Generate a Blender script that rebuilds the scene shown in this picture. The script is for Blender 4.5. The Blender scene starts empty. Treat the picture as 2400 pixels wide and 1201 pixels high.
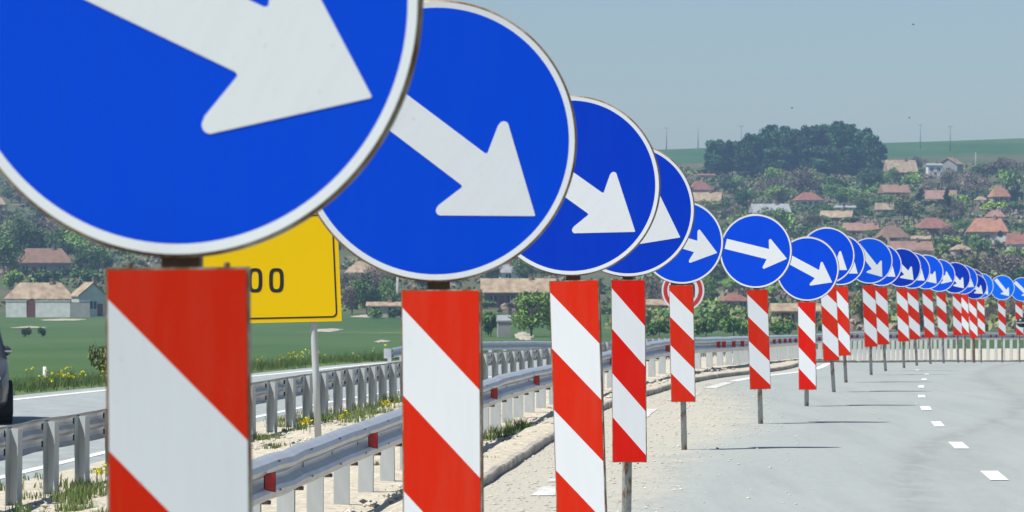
import bpy, bmesh, math, random
import numpy as np
from mathutils import Vector, Matrix, noise as mnoise
R = math.radians
# ------------------------------------------------------------------ camera, sky, sun, exposure
SC = bpy.context.scene
F = 8800.0; CX = 1200.0; HY = 636.0; EYE = 1.84       # focal length in photo pixels, horizon row, eye height
cam = bpy.data.objects.new('camera', bpy.data.cameras.new('camera'))
SC.collection.objects.link(cam); SC.camera = cam
cam.location = (0, 0, 0); cam.rotation_euler = (R(90), 0, 0)
cam.data.sensor_width = 36; cam.data.lens = 36*F/2400
cam.data.shift_y = (HY-600.5)/2400.0
cam.data.clip_start = 0.5; cam.data.clip_end = 9000
cam.data.dof.use_dof = True; cam.data.dof.focus_distance = 27; cam.data.dof.aperture_fstop = 15.5
W = bpy.data.worlds.new("World"); SC.world = W; W.use_nodes = True
SUN_AZ = math.atan2(-.90, -.44); SUN_EL = R(58)
nt = W.node_tree; bg = nt.nodes['Background']; sky = nt.nodes.new('ShaderNodeTexSky')
sky.sky_type = 'NISHITA'; sky.sun_disc = False; sky.sun_elevation = SUN_EL; sky.sun_rotation = SUN_AZ % (2*math.pi)
sky.air_density = 1.0; sky.dust_density = 0.3; sky.ozone_density = 4.0; sky.altitude = 100
nt.links.new(sky.outputs[0], bg.inputs[0]); bg.inputs[1].default_value = 0.076
sun = bpy.data.objects.new('sun', bpy.data.lights.new('sun', 'SUN')); SC.collection.objects.link(sun)
sun.data.energy = 5.0; sun.data.angle = R(0.5); sun.data.color = (1, .955, .88)
sd = Vector((math.sin(SUN_AZ)*math.cos(SUN_EL), math.cos(SUN_AZ)*math.cos(SUN_EL), math.sin(SUN_EL)))
sun.rotation_euler = sd.to_track_quat('Z', 'Y').to_euler()
SC.view_settings.view_transform = 'Standard'; SC.view_settings.look = 'None'
SC.view_settings.exposure = 0.34; SC.view_settings.gamma = 1
SC.cycles.max_bounces = 6; SC.cycles.diffuse_bounces = 3; SC.cycles.volume_bounces = 0
SC.cycles.caustics_reflective = False; SC.cycles.caustics_refractive = False

COL = SC.collection
rnd = random.Random(7)
def P(px, py, d):                       # photo pixel + distance -> point
    return Vector(((px-CX)*d/F, d, -(py-HY)*d/F))
def tag(o, label=None, cat=None, group=None, kind=None):
    for k, v in (('label', label), ('category', cat), ('group', group), ('kind', kind)):
        if v: o[k] = v
    return o
def empty(name, loc=(0, 0, 0), rz=0.0):
    o = bpy.data.objects.new(name, None); COL.objects.link(o); o.location = loc; o.rotation_euler = (0, 0, rz)
    o.empty_display_size = .1
    return o
def link(name, me, parent=None, loc=None, rot=None, sc=None):
    o = bpy.data.objects.new(name, me); COL.objects.link(o)
    if parent: o.parent = parent
    if loc is not None: o.location = loc
    if rot is not None: o.rotation_euler = rot
    if sc is not None: o.scale = sc
    return o
def mesh(name, v, f, mats=(), mi=None, smooth=False):
    me = bpy.data.meshes.new(name); me.from_pydata([tuple(p) for p in v], [], f)
    for m in mats: me.materials.append(m)
    if mi is not None: me.polygons.foreach_set('material_index', mi)
    if smooth: me.polygons.foreach_set('use_smooth', [True]*len(me.polygons))
    me.update(); return me
class MB:
    def __init__(s): s.v = []; s.f = []; s.m = []
    def add(s, v, f, m=0):
        n = len(s.v); s.v += [tuple(p) for p in v]; s.f += [tuple(i+n for i in q) for q in f]; s.m += [m]*len(f); return s
    def box(s, x0, x1, y0, y1, z0, z1, m=0):
        v = [(x0,y0,z0),(x1,y0,z0),(x1,y1,z0),(x0,y1,z0),(x0,y0,z1),(x1,y0,z1),(x1,y1,z1),(x0,y1,z1)]
        return s.add(v, [(0,3,2,1),(4,5,6,7),(0,1,5,4),(1,2,6,5),(2,3,7,6),(3,0,4,7)], m)
    def tube(s, pts, rads, n=12, m=0, cap=True):
        pts = [Vector(p) for p in pts]; base = len(s.v); 
        for i, p in enumerate(pts):
            t = (pts[min(i+1, len(pts)-1)]-pts[max(i-1, 0)]).normalized()
            a = t.cross(Vector((0, 1, 0)) if abs(t.y) < .9 else Vector((1, 0, 0))).normalized(); b = t.cross(a)
            for k in range(n):
                w = 2*math.pi*k/n; s.v.append(tuple(p+rads[i]*(a*math.cos(w)+b*math.sin(w))))
        for i in range(len(pts)-1):
            for k in range(n):
                q = base+i*n; s.f.append((q+k, q+(k+1) % n, q+n+(k+1) % n, q+n+k)); s.m.append(m)
        if cap:
            s.f.append(tuple(base+k for k in range(n))[::-1]); s.m.append(m)
            q = base+(len(pts)-1)*n; s.f.append(tuple(q+k for k in range(n))); s.m.append(m)
        return s
    def me(s, name, mats, smooth=False): return mesh(name, s.v, s.f, mats, s.m, smooth)
def fixn(me):
    bm = bmesh.new(); bm.from_mesh(me); bmesh.ops.recalc_face_normals(bm, faces=bm.faces); bm.to_mesh(me); bm.free(); return me
def interp(tab):
    xs = [a for a, b in tab]; ys = [b for a, b in tab]; n = len(xs)
    ms = [(ys[1]-ys[0])/(xs[1]-xs[0])]
    for i in range(1, n-1): ms.append((ys[i+1]-ys[i-1])/(xs[i+1]-xs[i-1]))
    ms.append((ys[-1]-ys[-2])/(xs[-1]-xs[-2]))
    def f(x):
        if x <= xs[0]: return ys[0]+ms[0]*(x-xs[0])
        if x >= xs[-1]: return ys[-1]+ms[-1]*(x-xs[-1])
        i = max(j for j in range(n) if xs[j] <= x); i = min(i, n-2); h = xs[i+1]-xs[i]; t = (x-xs[i])/h
        return (2*t**3-3*t*t+1)*ys[i]+(t**3-2*t*t+t)*h*ms[i]+(-2*t**3+3*t*t)*ys[i+1]+(t**3-t*t)*h*ms[i+1]
    return f
# ------------------------------------------------------------------ materials
def nodes(name):
    m = bpy.data.materials.new(name); m.use_nodes = True; t = m.node_tree
    return m, t, t.nodes['Principled BSDF']
def N(t, typ, **kw):
    n = t.nodes.new(typ)
    for k, v in kw.items(): setattr(n, k, v)
    return n
def setin(n, **kw):
    for k, v in kw.items():
        n.inputs[k.replace('_', ' ')].default_value = v
def noisefac(t, scale, detail=4, rough=.6, lo=.4, hi=.6, coord='Object', vscale=None, w=0):
    tc = N(t, 'ShaderNodeTexCoord'); src = tc.outputs[coord]
    if coord == 'World':
        pass
    if vscale:
        mp = N(t, 'ShaderNodeMapping'); mp.inputs['Scale'].default_value = vscale; mp.inputs['Location'].default_value = (w, w*1.7, w*.3)
        t.links.new(src, mp.inputs[0]); src = mp.outputs[0]
    n = N(t, 'ShaderNodeTexNoise'); setin(n, Scale=scale, Detail=detail, Roughness=rough); t.links.new(src, n.inputs['Vector'])
    r = N(t, 'ShaderNodeMapRange'); setin(r, From_Min=lo, From_Max=hi); t.links.new(n.outputs[0], r.inputs[0])
    return r.outputs[0]
def mix(t, fac, a, b):
    m = N(t, 'ShaderNodeMix', data_type='RGBA')
    for i, x in ((0, fac), (6, a), (7, b)):
        if isinstance(x, bpy.types.NodeSocket): t.links.new(x, m.inputs[i])
        else: m.inputs[i].default_value = x if i == 0 else (*x, 1)[:4]
    return m.outputs[2]
def math_(t, op, a, b=0.0, clamp=False):
    m = N(t, 'ShaderNodeMath', operation=op, use_clamp=clamp)
    for i, x in ((0, a), (1, b)):
        if isinstance(x, bpy.types.NodeSocket): t.links.new(x, m.inputs[i])
        else: m.inputs[i].default_value = x
    return m.outputs[0]
def simple(name, c1, c2=None, scale=3, rough=.7, metal=0, lo=.35, hi=.65, spec=.4, vscale=None, bump=0, detail=5, coord='Object'):
    m, t, b = nodes(name); b.inputs['Roughness'].default_value = rough; b.inputs['Metallic'].default_value = metal
    b.inputs['Specular IOR Level'].default_value = spec
    if c2 is None: c2 = tuple(x*.82 for x in c1)
    f = noisefac(t, scale, detail, .6, lo, hi, vscale=vscale, coord=coord)
    t.links.new(mix(t, f, c1, c2), b.inputs['Base Color'])
    if bump:
        bp = N(t, 'ShaderNodeBump'); setin(bp, Strength=bump, Distance=.02); t.links.new(f, bp.inputs['Height']); t.links.new(bp.outputs[0], b.inputs['Normal'])
    return m
def leafmat(name, c1, c2):
    m, t, b = nodes(name)
    oi = N(t, 'ShaderNodeObjectInfo')
    f = noisefac(t, 1.1, 3, .6, .35, .65)
    c = mix(t, f, c1, c2)
    hs = N(t, 'ShaderNodeHueSaturation'); r = N(t, 'ShaderNodeMapRange'); setin(r, To_Min=.72, To_Max=1.28)
    t.links.new(oi.outputs['Random'], r.inputs[0]); t.links.new(r.outputs[0], hs.inputs['Value']); t.links.new(c, hs.inputs['Color'])
    t.links.new(hs.outputs[0], b.inputs['Base Color']); b.inputs['Roughness'].default_value = .85
    b.inputs['Specular IOR Level'].default_value = .15
    return m
def signpaint(name, col, rough=.35, dirt=(.45, .42, .36), amt=.12):     # retroreflective sheeting, streaked with road dust
    m, t, b = nodes(name)
    f1 = noisefac(t, 6, 5, .65, .45, .8, vscale=(3.0, 3.0, .35)); f2 = noisefac(t, 55, 3, .6, .66, .74, w=3, vscale=(1, 1, 1))
    oi = N(t, 'ShaderNodeObjectInfo')
    c = mix(t, math_(t, 'MULTIPLY', f1, amt), col, dirt)
    c = mix(t, math_(t, 'MULTIPLY', f2, .25), c, dirt)
    t.links.new(c, b.inputs['Base Color']); b.inputs['Roughness'].default_value = rough
    b.inputs['Specular IOR Level'].default_value = .1
    return m
def ruststeel(name, base, rust=(.20, .085, .03), lo=.5, hi=.62, metal=.2, scale=14):
    m, t, b = nodes(name)
    f = noisefac(t, scale, 6, .7, lo, hi, vscale=(1, 1, .45)); g = noisefac(t, 5, 4, .6, .3, .7)
    c = mix(t, f, mix(t, g, base, tuple(x*.72 for x in base)), rust)
    t.links.new(c, b.inputs['Base Color']); b.inputs['Roughness'].default_value = .6; b.inputs['Metallic'].default_value = metal
    return m
BLUES = {'mid': (.001, .060, .64), 'deep': (.001, .030, .42), 'light': (.001, .085, .74), 'pale': (.001, .14, .80)}
M_BLUE = {k: signpaint('blue_sheeting_'+k, v, .3, dirt=(.01, .09, .55), amt=.15) for k, v in BLUES.items()}
M_WHITE = signpaint('white_sheeting', (.70, .735, .765))
M_RED = signpaint('red_sheeting', (.60, .021, .005), dirt=(.48, .12, .07), amt=.22)
M_RED2 = signpaint('deep_red_sheeting', (.62, .010, .004), dirt=(.45, .10, .06), amt=.12)
M_RIM = ruststeel('sign_rim_metal', (.50, .46, .36), rust=(.15, .07, .025), lo=.32, hi=.56, scale=7)
M_EDGE = ruststeel('board_edge_metal', (.42, .40, .33), rust=(.19, .085, .035), lo=.38, hi=.55, scale=16)
M_BACK = simple('sign_back_metal', (.30, .31, .32), rough=.5, metal=.3)
M_POST = ruststeel('galvanised_post', (.40, .42, .41), lo=.50, hi=.60)
M_POST2 = ruststeel('rusty_post', (.34, .20, .11), lo=.42, hi=.6)
M_RUST = simple('rusted_bracket', (.20, .11, .065), (.11, .07, .045), 30)
M_GALV = simple('galvanised_steel', (.54, .57, .60), (.43, .46, .50), 4, .42, .35, vscale=(1, 1, 1), lo=.3, hi=.7)
M_GALVP = simple('galvanised_post_steel', (.50, .535, .535), (.37, .40, .41), 7, .6, 0, lo=.3, hi=.75, vscale=(1, 1, .25))
M_DARKM = simple('dark_fixing', (.09, .075, .065), (.05, .045, .04), 30)
M_RFL = simple('red_reflector', (.60, .02, .02), (.42, .01, .01), 20, .3)
M_YEL = signpaint('yellow_sheeting', (.86, .555, .000), amt=.04, dirt=(.6, .42, .01))
M_BLACK = simple('black_lettering', (.012, .012, .013), rough=.5)
# ground materials -----------------------------------------------------------
def asphalt_mat():
    m, t, b = nodes('bleached_asphalt')
    at = N(t, 'ShaderNodeAttribute', attribute_name='dust'); tr = N(t, 'ShaderNodeAttribute', attribute_name='track')
    big = noisefac(t, .35, 5, .6, .3, .7, vscale=(1, .35, 1)); fine = noisefac(t, 16, 5, .8, .3, .7, vscale=(1, .22, 1))
    streak = noisefac(t, 1.2, 5, .65, .45, .75, vscale=(2.6, .16, 1), w=5)
    c = mix(t, big, (.325, .355, .335), (.285, .312, .298)); c = mix(t, math_(t, 'MULTIPLY', fine, .5), c, (.38, .41, .40))
    c = mix(t, math_(t, 'MULTIPLY', streak, .38), c, (.225, .25, .25))
    tk = math_(t, 'MULTIPLY', tr.outputs['Fac'], noisefac(t, 5, 4, .6, .25, .6, vscale=(1, .3, 1)))
    c = mix(t, math_(t, 'MULTIPLY', tk, .6), c, (.20, .20, .205))
    film = math_(t, 'MULTIPLY', noisefac(t, .9, 5, .65, .4, .62, vscale=(1, .4, 1), w=11), .5)
    c = mix(t, math_(t, 'MULTIPLY', film, math_(t, 'MULTIPLY', at.outputs['Fac'], 1.6, True), True), c, (.42, .43, .39))
    dn = noisefac(t, 2.6, 8, .78, .30, .70, w=2, vscale=(1, .55, 1))
    d = math_(t, 'ADD', math_(t, 'MULTIPLY', at.outputs['Fac'], 2.6), math_(t, 'MULTIPLY', math_(t, 'SUBTRACT', dn, 1.02), 1.7))
    d = math_(t, 'SMOOTH_MIN', d, 1.0); d = math_(t, 'MAXIMUM', d, 0, True)
    g = mix(t, noisefac(t, 22, 5, .8, .3, .7, w=4, vscale=(1, .6, 1)), (.56, .54, .45), (.38, .36, .30))
    t.links.new(mix(t, d, c, g), b.inputs['Base Color']); b.inputs['Roughness'].default_value = .8
    b.inputs['Specular IOR Level'].default_value = .3
    bp = N(t, 'ShaderNodeBump'); setin(bp, Strength=.5, Distance=.02); t.links.new(math_(t, 'MULTIPLY', noisefac(t, 18, 6, .8, .2, .8), d), bp.inputs['Height']); t.links.new(bp.outputs[0], b.inputs['Normal'])
    return m
M_ASPH = asphalt_mat()
M_ASPH2 = simple('old_asphalt', (.33, .365, .36), (.26, .29, .29), 3, .85, vscale=(1, .4, 1))
M_GRAV = simple('limestone_gravel', (.66, .60, .48), (.38, .345, .27), 9, .95, bump=.9, detail=9, lo=.33, hi=.66)
M_PAINT = simple('road_paint', (.78, .80, .80), (.58, .59, .58), 12, .6, lo=.5, hi=.75)
M_PAINTW = simple('worn_road_paint', (.66, .66, .64), (.48, .46, .42), 8, .7, lo=.4, hi=.62)
M_KERB = simple('concrete_kerb', (.52, .48, .40), (.27, .25, .22), 4, .9, bump=.6, lo=.38, hi=.6, detail=9)
def terrain_mat():
    m, t, b = nodes('valley_ground')
    at = N(t, 'ShaderNodeAttribute', attribute_name='zone')         # 0 field, 1 village hillside, 2 crop on the ridge
    f = noisefac(t, .02, 4, .6, .3, .7, vscale=(1, .5, 1)); g = noisefac(t, .35, 6, .7, .3, .7)
    field = mix(t, f, (.026, .088, .024), (.075, .135, .048)); field = mix(t, math_(t, 'MULTIPLY', g, .6), field, (.095, .135, .055))
    pale = noisefac(t, .035, 5, .7, .62, .68, vscale=(.35, 1.5, 1), w=9); field = mix(t, math_(t, 'MULTIPLY', pale, math_(t, 'MULTIPLY', noisefac(t, .3, 5, .7, .3, .6), .6)), field, (.40, .34, .22))
    vill = mix(t, noisefac(t, .05, 6, .7, .4, .6), (.075, .105, .040), (.13, .115, .075)); vill = mix(t, noisefac(t, .06, 5, .7, .62, .70, w=4, vscale=(1, 1, 1)), vill, (.36, .29, .18))
    crop = mix(t, noisefac(t, .03, 5, .7, .35, .65, vscale=(1, .3, 1)), (.034, .098, .034), (.075, .145, .055))
    c = mix(t, math_(t, 'MULTIPLY', at.outputs['Fac'], 1, True), field, vill)
    c = mix(t, math_(t, 'SUBTRACT', at.outputs['Fac'], 1, True), c, crop)
    t.links.new(c, b.inputs['Base Color']); b.inputs['Roughness'].default_value = .95; b.inputs['Specular IOR Level'].default_value = .1
    return m
M_TERR = terrain_mat()
M_VERGE = simple('verge_grass', (.07, .14, .04), (.12, .17, .06), 1.5, .95)
# ------------------------------------------------------------------ the road alignment, all as functions of distance Y
def px2X(px, Y): return (px-CX)*Y/F
XA = interp([(10, -2.9), (24.6, -1.68), (32, -1.09), (45.5, 0), (52, .62), (68, 2.75), (80, 4.9), (101, 7.2), (114, 9.0), (124, 11.0), (143, 14.9), (160, 18.9), (170, 22.3), (183, 27)])
ZAT = interp([(10, -1.22), (24.6, -1.227), (32, -1.215), (45.5, -1.221), (52, -1.277), (68, -1.24), (80, -1.385), (101, -1.72), (114, -1.92), (124, -2.0), (143, -2.33), (160, -2.6), (170, -2.79), (183, -3.05)])
ZAB = interp([(10, -1.86), (32, -1.86), (45.5, -1.86), (60, -1.88), (80, -1.98), (101, -2.40), (114, -2.66), (124, -3.0), (143, -3.5), (160, -3.85), (170, -4.1), (183, -4.28), (205, -4.55), (240, -5.0), (300, -6.2)])
XB = interp([(10, -6.0), (35, -4.6), (40.6, -4.35), (52, -3.45), (60, -2.9), (73, -2.1), (88, -.5), (100, .9), (120, 4.0), (150, 8.4), (170, 12.6), (183, 15.5), (205, 19.5), (240, 26)])
ZB = interp([(10, -2.0), (35, -2.14), (40.6, -2.2), (52, -2.24), (60, -2.3), (73, -2.47), (88, -2.62), (100, -2.75), (120, -2.88), (150, -3.4), (170, -4.05), (183, -4.28), (205, -4.55), (240, -5.0), (300, -6.2)])
ZR = interp([(0, -1.84), (50, -1.84), (58, -1.895), (65, -1.93), (73, -2.02), (79, -2.1), (85, -2.19), (95, -2.35), (108, -2.63), (120, -2.93), (135, -3.28), (150, -3.62), (170, -4.1), (183, -4.28), (205, -4.55), (240, -5.0), (300, -6.2)])
def XK(Y): return XA(Y)+.85
# ------------------------------------------------------------------ signs: measured in the photograph
# cx, cy, hw, hh of the disc; board left/right top, left/right bottom, board top y, bottom y; foot px, foot py; arrow deg; blue; red
S = [
 (417, 13, 574, 592, 247, 586, 262, 600, 627, 2227, 452, 3090, 25, 'mid', 0),
 (1022, 331, 333, 331, 942, 1127, 948, 1136, 679, 1604, 1046, 2055, 37, 'mid', 0),
 (1338, 436, 208, 211.5, 1288, 1403, 1308, 1423, 657, 1248, 1372, 1541, 35.3, 'deeper', 0),
 (1472, 493, 155, 157, 1431, 1514, 1437.5, 1514, 656, 1084, 1467, 1293, 27.5, 'deeper', 1),
 (1598, 568.5, 97, 98.5, 1568, 1625, 1574, 1629.5, 668.5, 942.5, 1604, 1052, 16.5, 'mid', 0),
 (1771, 589, 83, 87.5, 1750.3, 1799, 1758, 1806.5, 679, 912.7, 1783, 994, 13.5, 'mid', 0),
 (1892, 630.6, 69.3, 76, 1871, 1910.5, 1873, 1913, 708, 914, 1890.5, 953, 27.8, 'mid', 1),
 (1938, 599, 63.5, 66.5, 1923, 1960, 1930, 1966.5, 667, 846, 1955, 922.7, 35.5, 'mid', 0),
 (1969, 609.5, 57, 60, 1958.5, 1987.6, 1967, 1993, 671.8, 834, 1983, 896.7, 37.5, 'mid', 0),
 (2038, 611.7, 54, 54.3, 2021, 2051, 2026.5, 2057, 669, 813.5, 2042, 879, 52, 'light', 0),
 (2065, 621.8, 47, 49.5, 2051.6, 2079, 2056.5, 2085, 674, 808, 2076, 870.7, 38.7, 'mid', 0),
 (2113, 627.8, 45, 46, 2101, 2126, 2105, 2131.5, 676, 800.8, 2119, 862, 46, 'deep', 0),
 (2138, 634.5, 41, 43, 2126.6, 2151, 2132, 2158, 679, 796, 2149, 856, 38.6, 'mid', 0),
 (2171, 638, 39.5, 41, 2161, 2185.4, 2167.5, 2191, 681.5, 792, 2181, 853, 48, 'light', 0),
 (2201, 646, 37.2, 38.6, 2194, 2216, 2199, 2221.5, 686.5, 792, 2212, 852, 24, 'light', 0),
 (2238, 651.6, 35.5, 37, 2232.6, 2253, 2234, 2254.5, 689, 787, 2246, 850, 49, 'deep', 0),
 (2257, 656, 34.2, 35, 2252, 2269, 2255, 2271, 691, 786, 2262, 850, 33, 'light', 0),
 (2275, 662.6, 33, 33.5, 2268, 2287, 2272.5, 2292, 696, 786.5, 2281, 850, 41, 'deep', 0),
 (2284, 672, 28.5, 30, 2271, 2287.5, 2275, 2292, 704, 793, 2284, 852, 41, 'deep', 2),
 (2299, 670.5, 28.5, 30.2, 2290, 2307, 2292.5, 2309, 702, 784, 2300, 850, 50, 'pale', 0),
 (2349, 674.5, 25.6, 29.4, 2338.6, 2356, 2340.5, 2358, 707, 787, 2349, 850, 51, 'pale', 0),
 (2396, 678.5, 27.6, 28.6, 2379, 2396, 2382, 2399, 709, 786, 2390, 850, 44, 'pale', 0)]
M_BLUE['deeper'] = signpaint('blue_sheeting_strong', (.001, .038, .50), .3, dirt=(.01, .08, .5), amt=.12)
BH, BW, RR = 1.2, .25, .443
def board_me(red):
    mb = MB(); w, h = BW, BH; t = .022
    b = [.046*h, .268*h, .512*h, .752*h]; Y = -t/2
    def p(u, v): return (u-w/2, Y, h/2-v)
    g = .0045; L, Rr = g, w-g
    cells = [([(L, g), (Rr, g), (Rr, b[0]+w), (L, b[0])], 0)]
    for i, m in ((0, 1), (1, 0), (2, 1)):
        cells.append(([(L, b[i]), (Rr, b[i]+w), (Rr, b[i+1]+w), (L, b[i+1])], m))
    cells.append(([(L, b[3]), (Rr, b[3]+w), (Rr, h-g), (L, h-g)], 0))
    mb.box(-w/2, w/2, -t/2+.0015, t/2, -h/2, h/2, 2)
    for pts, m in cells:
        n = 14                                             # finer faces keep clean interpolation
        mb.add([p(*q) for q in pts], [(0, 3, 2, 1)], m)
    return mb.me('striped_board', [red, M_WHITE, M_EDGE])
BOARD = [board_me(M_RED), board_me(M_RED2)]
def disc_me(blue):
    mb = MB(); n = 128; r0, r1, r2 = .945, .985, 1.0
    def ring(r, y): return [(r*math.cos(2*math.pi*k/n)*RR, y, r*math.sin(2*math.pi*k/n)*RR) for k in range(n)]
    a = ring(r0, -.0); mb.add(a, [tuple(range(n))], 0)
    def band(q0, q1, m): mb.add(q0+q1, [(k, (k+1) % n, n+(k+1) % n, n+k) for k in range(n)], m)
    band(ring(r0, 0), ring(r1, -.001), 1); band(ring(r1, -.001), ring(r2, .003), 2)
    band(ring(r2, .003), ring(r2, .014), 2); band(ring(r2, .014), ring(.96, .024), 2); band(ring(.96, .024), ring(.955, .008), 2)
    mb.add(ring(.955, .008), [tuple(range(n))], 3)
    return fixn(mb.me('round_plate', [blue, M_WHITE, M_RIM, M_BACK]))
DISC = {k: disc_me(m) for k, m in M_BLUE.items()}
def arrow_me():
    def arc(cx, cy, r, a0, a1, k=6): return [(cx+r*math.cos(R(a0+(a1-a0)*i/k)), cy+r*math.sin(R(a0+(a1-a0)*i/k))) for i in range(k+1)]
    top = [(-.845, .138), (.330, .140), (.345, .150)]
    top += [(.288, .350)] + arc(.324, .372, .036, 165, 40) 
    up = top+[(.880, .004)]
    pts = up+[(x, -y) for x, y in reversed(up)]
    n = len(pts); mb = MB()
    fr = [(x*RR, -.0014, y*RR) for x, y in pts]; bk = [(x*RR, -.0003, y*RR) for x, y in pts]
    mb.add(fr, [tuple(range(n))]); mb.add(fr+bk, [(i, (i+1) % n, n+(i+1) % n, n+i) for i in range(n)])
    return fixn(mb.me('white_arrow', [M_WHITE]))
ARROW = arrow_me()
clampm = MB().box(-.075, .075, -.012, .004, -.018, .018).box(-.045, .045, .004, .055, -.014, .014).me('clamp', [M_RUST])
boltm = MB().tube([(0, 0, 0), (0, 0, .008)], [.006, .005], 8).me('bolt', [M_RUST])
ORD = ['nearest', 'second', 'third', 'fourth', 'fifth', 'sixth', 'seventh', 'eighth', 'ninth', 'tenth', 'eleventh', 'twelfth', 'thirteenth', 'fourteenth',
       'fifteenth', 'sixteenth', 'seventeenth', 'eighteenth', 'nineteenth', 'twentieth', 'twenty-first', 'twenty-second']
EXTRA = ['huge blue arrow disc cut by the frame top', 'big blue arrow disc right of the yellow panel',
 'blue arrow disc with leaning striped board cut by the frame bottom', 'blue arrow disc half hidden, deep red board on a rust-stained post',
 'blue arrow disc standing in front of the red ringed round sign', 'whole blue disc with the flattest arrow of the row', 'low-set blue disc with narrow board, overlapping two discs behind it',
 'blue disc behind the low-set disc, only its arrow head showing', 'thin slice of blue disc, second behind the low-set disc', 'lighter blue disc with steep arrow, fully showing its face']
SIGNPOS = []
for i, (cx, cy, hw, hh, l0, r0, l1, r1, t, b, fx, fy, ang, blue, red) in enumerate(S):
    s = (b-t)/BH; d = F/s
    if i == 16: d += 1.2
    if i == 17: d += 1.8
    if i == 18: d = 113.4; 
    s = F/d
    foot = P(fx, fy, d)
    if fy > 845 and fx < 2345: foot.z = min(foot.z, ZR(d)-.0)
    foot.z = min(foot.z, ZR(d)+.02) if fy < 1000 else ZR(d)
    root = empty('arrow_sign', foot)
    lab = f"{ORD[i]} in the row: {EXTRA[i]}" if i < len(EXTRA) else None
    if lab is None:
        tone = {'mid': 'blue', 'light': 'bright blue', 'deep': 'dark blue', 'pale': 'pale blue'}[blue]
        lab = f"{ORD[i]} blue arrow sign of the row counted from the camera, {tone} disc" if i < 20 else \
              ('last wholly visible pale blue arrow disc, standing clear of its neighbours' if i == 20 else 'farthest pale blue arrow disc, cut by the right frame edge')
    if i == 18: lab = 'dark blue arrow disc mostly hidden, lower board on a rusty brown post'
    tag(root, lab, 'traffic sign', 'blue arrow signs over striped boards along the road')
    dy = -.060; sd_ = F/(d+dy); dc = P(cx, cy, d+dy)-foot; sz = hh/sd_/RR
    yaw = math.acos(max(.9, min(.995, hw/hh)))
    yaw = min(yaw, R(17))
    # the normal leans to the left (towards oncoming drivers), so the right rim shows
    disc = link('disc', DISC[blue], root, (dc.x, dy, dc.z), (0, 0, -yaw), (sz,)*3)
    link('arrow', ARROW, disc, (0, 0, 0), (0, R(ang), 0))
    bl, br, bl1, br1 = l0, r0, l1, r1
    dyb = -.088; bc = P((l0+r0+l1+r1)/4, (t+b)/2, d+dyb)-foot; sb = F/(d+dyb)
    lean = math.atan(((l0+r0)-(l1+r1))/2/(b-t)); w = ((r0-l0)+(r1-l1))/2
    byaw = math.acos(max(.94, min(.998, w/sb/BW)))*(.4 if i == 3 else 1)
    wsc = w/sb/(BW*math.cos(byaw)); hsc = ((b-t)/sb)/BH
    bd = link('striped_board', BOARD[1 if red == 1 or i == 3 else 0], root, (bc.x, dyb, bc.z), (0, lean, -byaw), (wsc, 1, hsc))
    if i < 7:
        for q in (-.085, .085): link('bolt', boltm, bd, (q, .004, BH/2))
        for q in (-.07, .06): link('bolt', boltm, bd, (q, .004, -BH/2-.012))
    # post: foot -> board centre -> disc
    rad = .030 if i > 3 else .032
    pts = [(0, 0, -.05), (bc.x*.5, 0.004, bc.z*.5), (bc.x, .006, bc.z), (dc.x, 0, bc.z+BH*.5), (dc.x, 0, dc.z+.25)]
    tb = bc.z+BH*.5+.1
    f_ = (tb-bc.z)/(dc.z-bc.z)
    pts[3] = (bc.x+(dc.x-bc.x)*f_, .003, tb)
    pm = MB().tube(pts, [rad]*5, 14).me('post', [M_POST2 if red == 2 else M_POST], True)
    link('post', pm, root)
    if i < 10:
        for zz, xx in ((bc.z+.35, bc.x), (bc.z-.35, bc.x), (dc.z-.16, dc.x)):
            link('clamp', clampm, root, (xx, -.006, zz))
        link('bracket', MB().box(-.034, .034, -.036, .034, -.035, .05).me('bracket', [M_RUST]), root, (pts[3][0]-.0, 0, bc.z+BH*.5+.02))
    SIGNPOS.append((fx, fy, d, cx, cy))
# ------------------------------------------------------------------ terrain and roads
YT = interp([(60, 935), (100, 898), (150, 872), (200, 852), (300, 822), (400, 796), (500, 768), (600, 742), (700, 706), (800, 655), (900, 606), (1000, 558), (1100, 512), (1200, 468),
             (1300, 428), (1400, 400), (1600, 368), (1750, 346), (1900, 352), (2100, 372), (2500, 420), (3000, 470)])
def zt(X, Y):
    Yc = max(Y, 60.0); px = CX+F*X/max(Yc, 100); pc = min(max(px, -1500), 3600)
    y = YT(Yc)
    k = min(max((Yc-1150)/450, 0), 1)
    y += k*((2400-pc)*.030-20) if pc > 600 else k*34
    z = -(y-HY)*Yc/F
    if Yc > 640: 
        a = min((Yc-640)/200, 1)*(1 if Yc < 1350 else .3); z += a*1.6*mnoise.noise((X*.012, Yc*.008, 0))
    if Y < 120: z -= (120-max(Y, 0))*.02
    if Y > 150: z -= max(0, 1-(Y-150)/120)*.25
    return z
def Zat(px, d): return zt(px2X(px, d), d)
def dist_for(px, py, lo=420, hi=1720):            # distance at which the hillside shows at this pixel
    for d in range(lo, hi, 4):
        if HY-Zat(px, d)*F/d <= py: return float(d)
    return float(hi)
a_s = sorted(set([-1.3, -1, -.8, -.6, -.45, -.34, -.26, -.21, -.18]+[round(-.16+.0032*k, 4) for k in range(101)]+[.18, .21, .26, .34, .45, .6, .8, 1, 1.3]))
ys = [-200, -60, 0, 30, 60, 90, 120, 150]+[180+20*k for k in range(82)]+[1860, 1950, 2060, 2200, 2500, 3000]
v = []; zone = []
for Y in ys:
    for a in a_s:
        X = a*(max(Y, 0)+60); v.append((X, Y, zt(X, Y)-(6 if Y < 60 else 0)))
        px = CX+F*X/max(Y, 100); zf = min(max((Y-(600 if px < 1440 else 440))/40, 0), 1)
        zc = min(max((Y-(1500 if px > 1600 else 1440))/60, 0), 1); zone.append(zf+zc)
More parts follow.
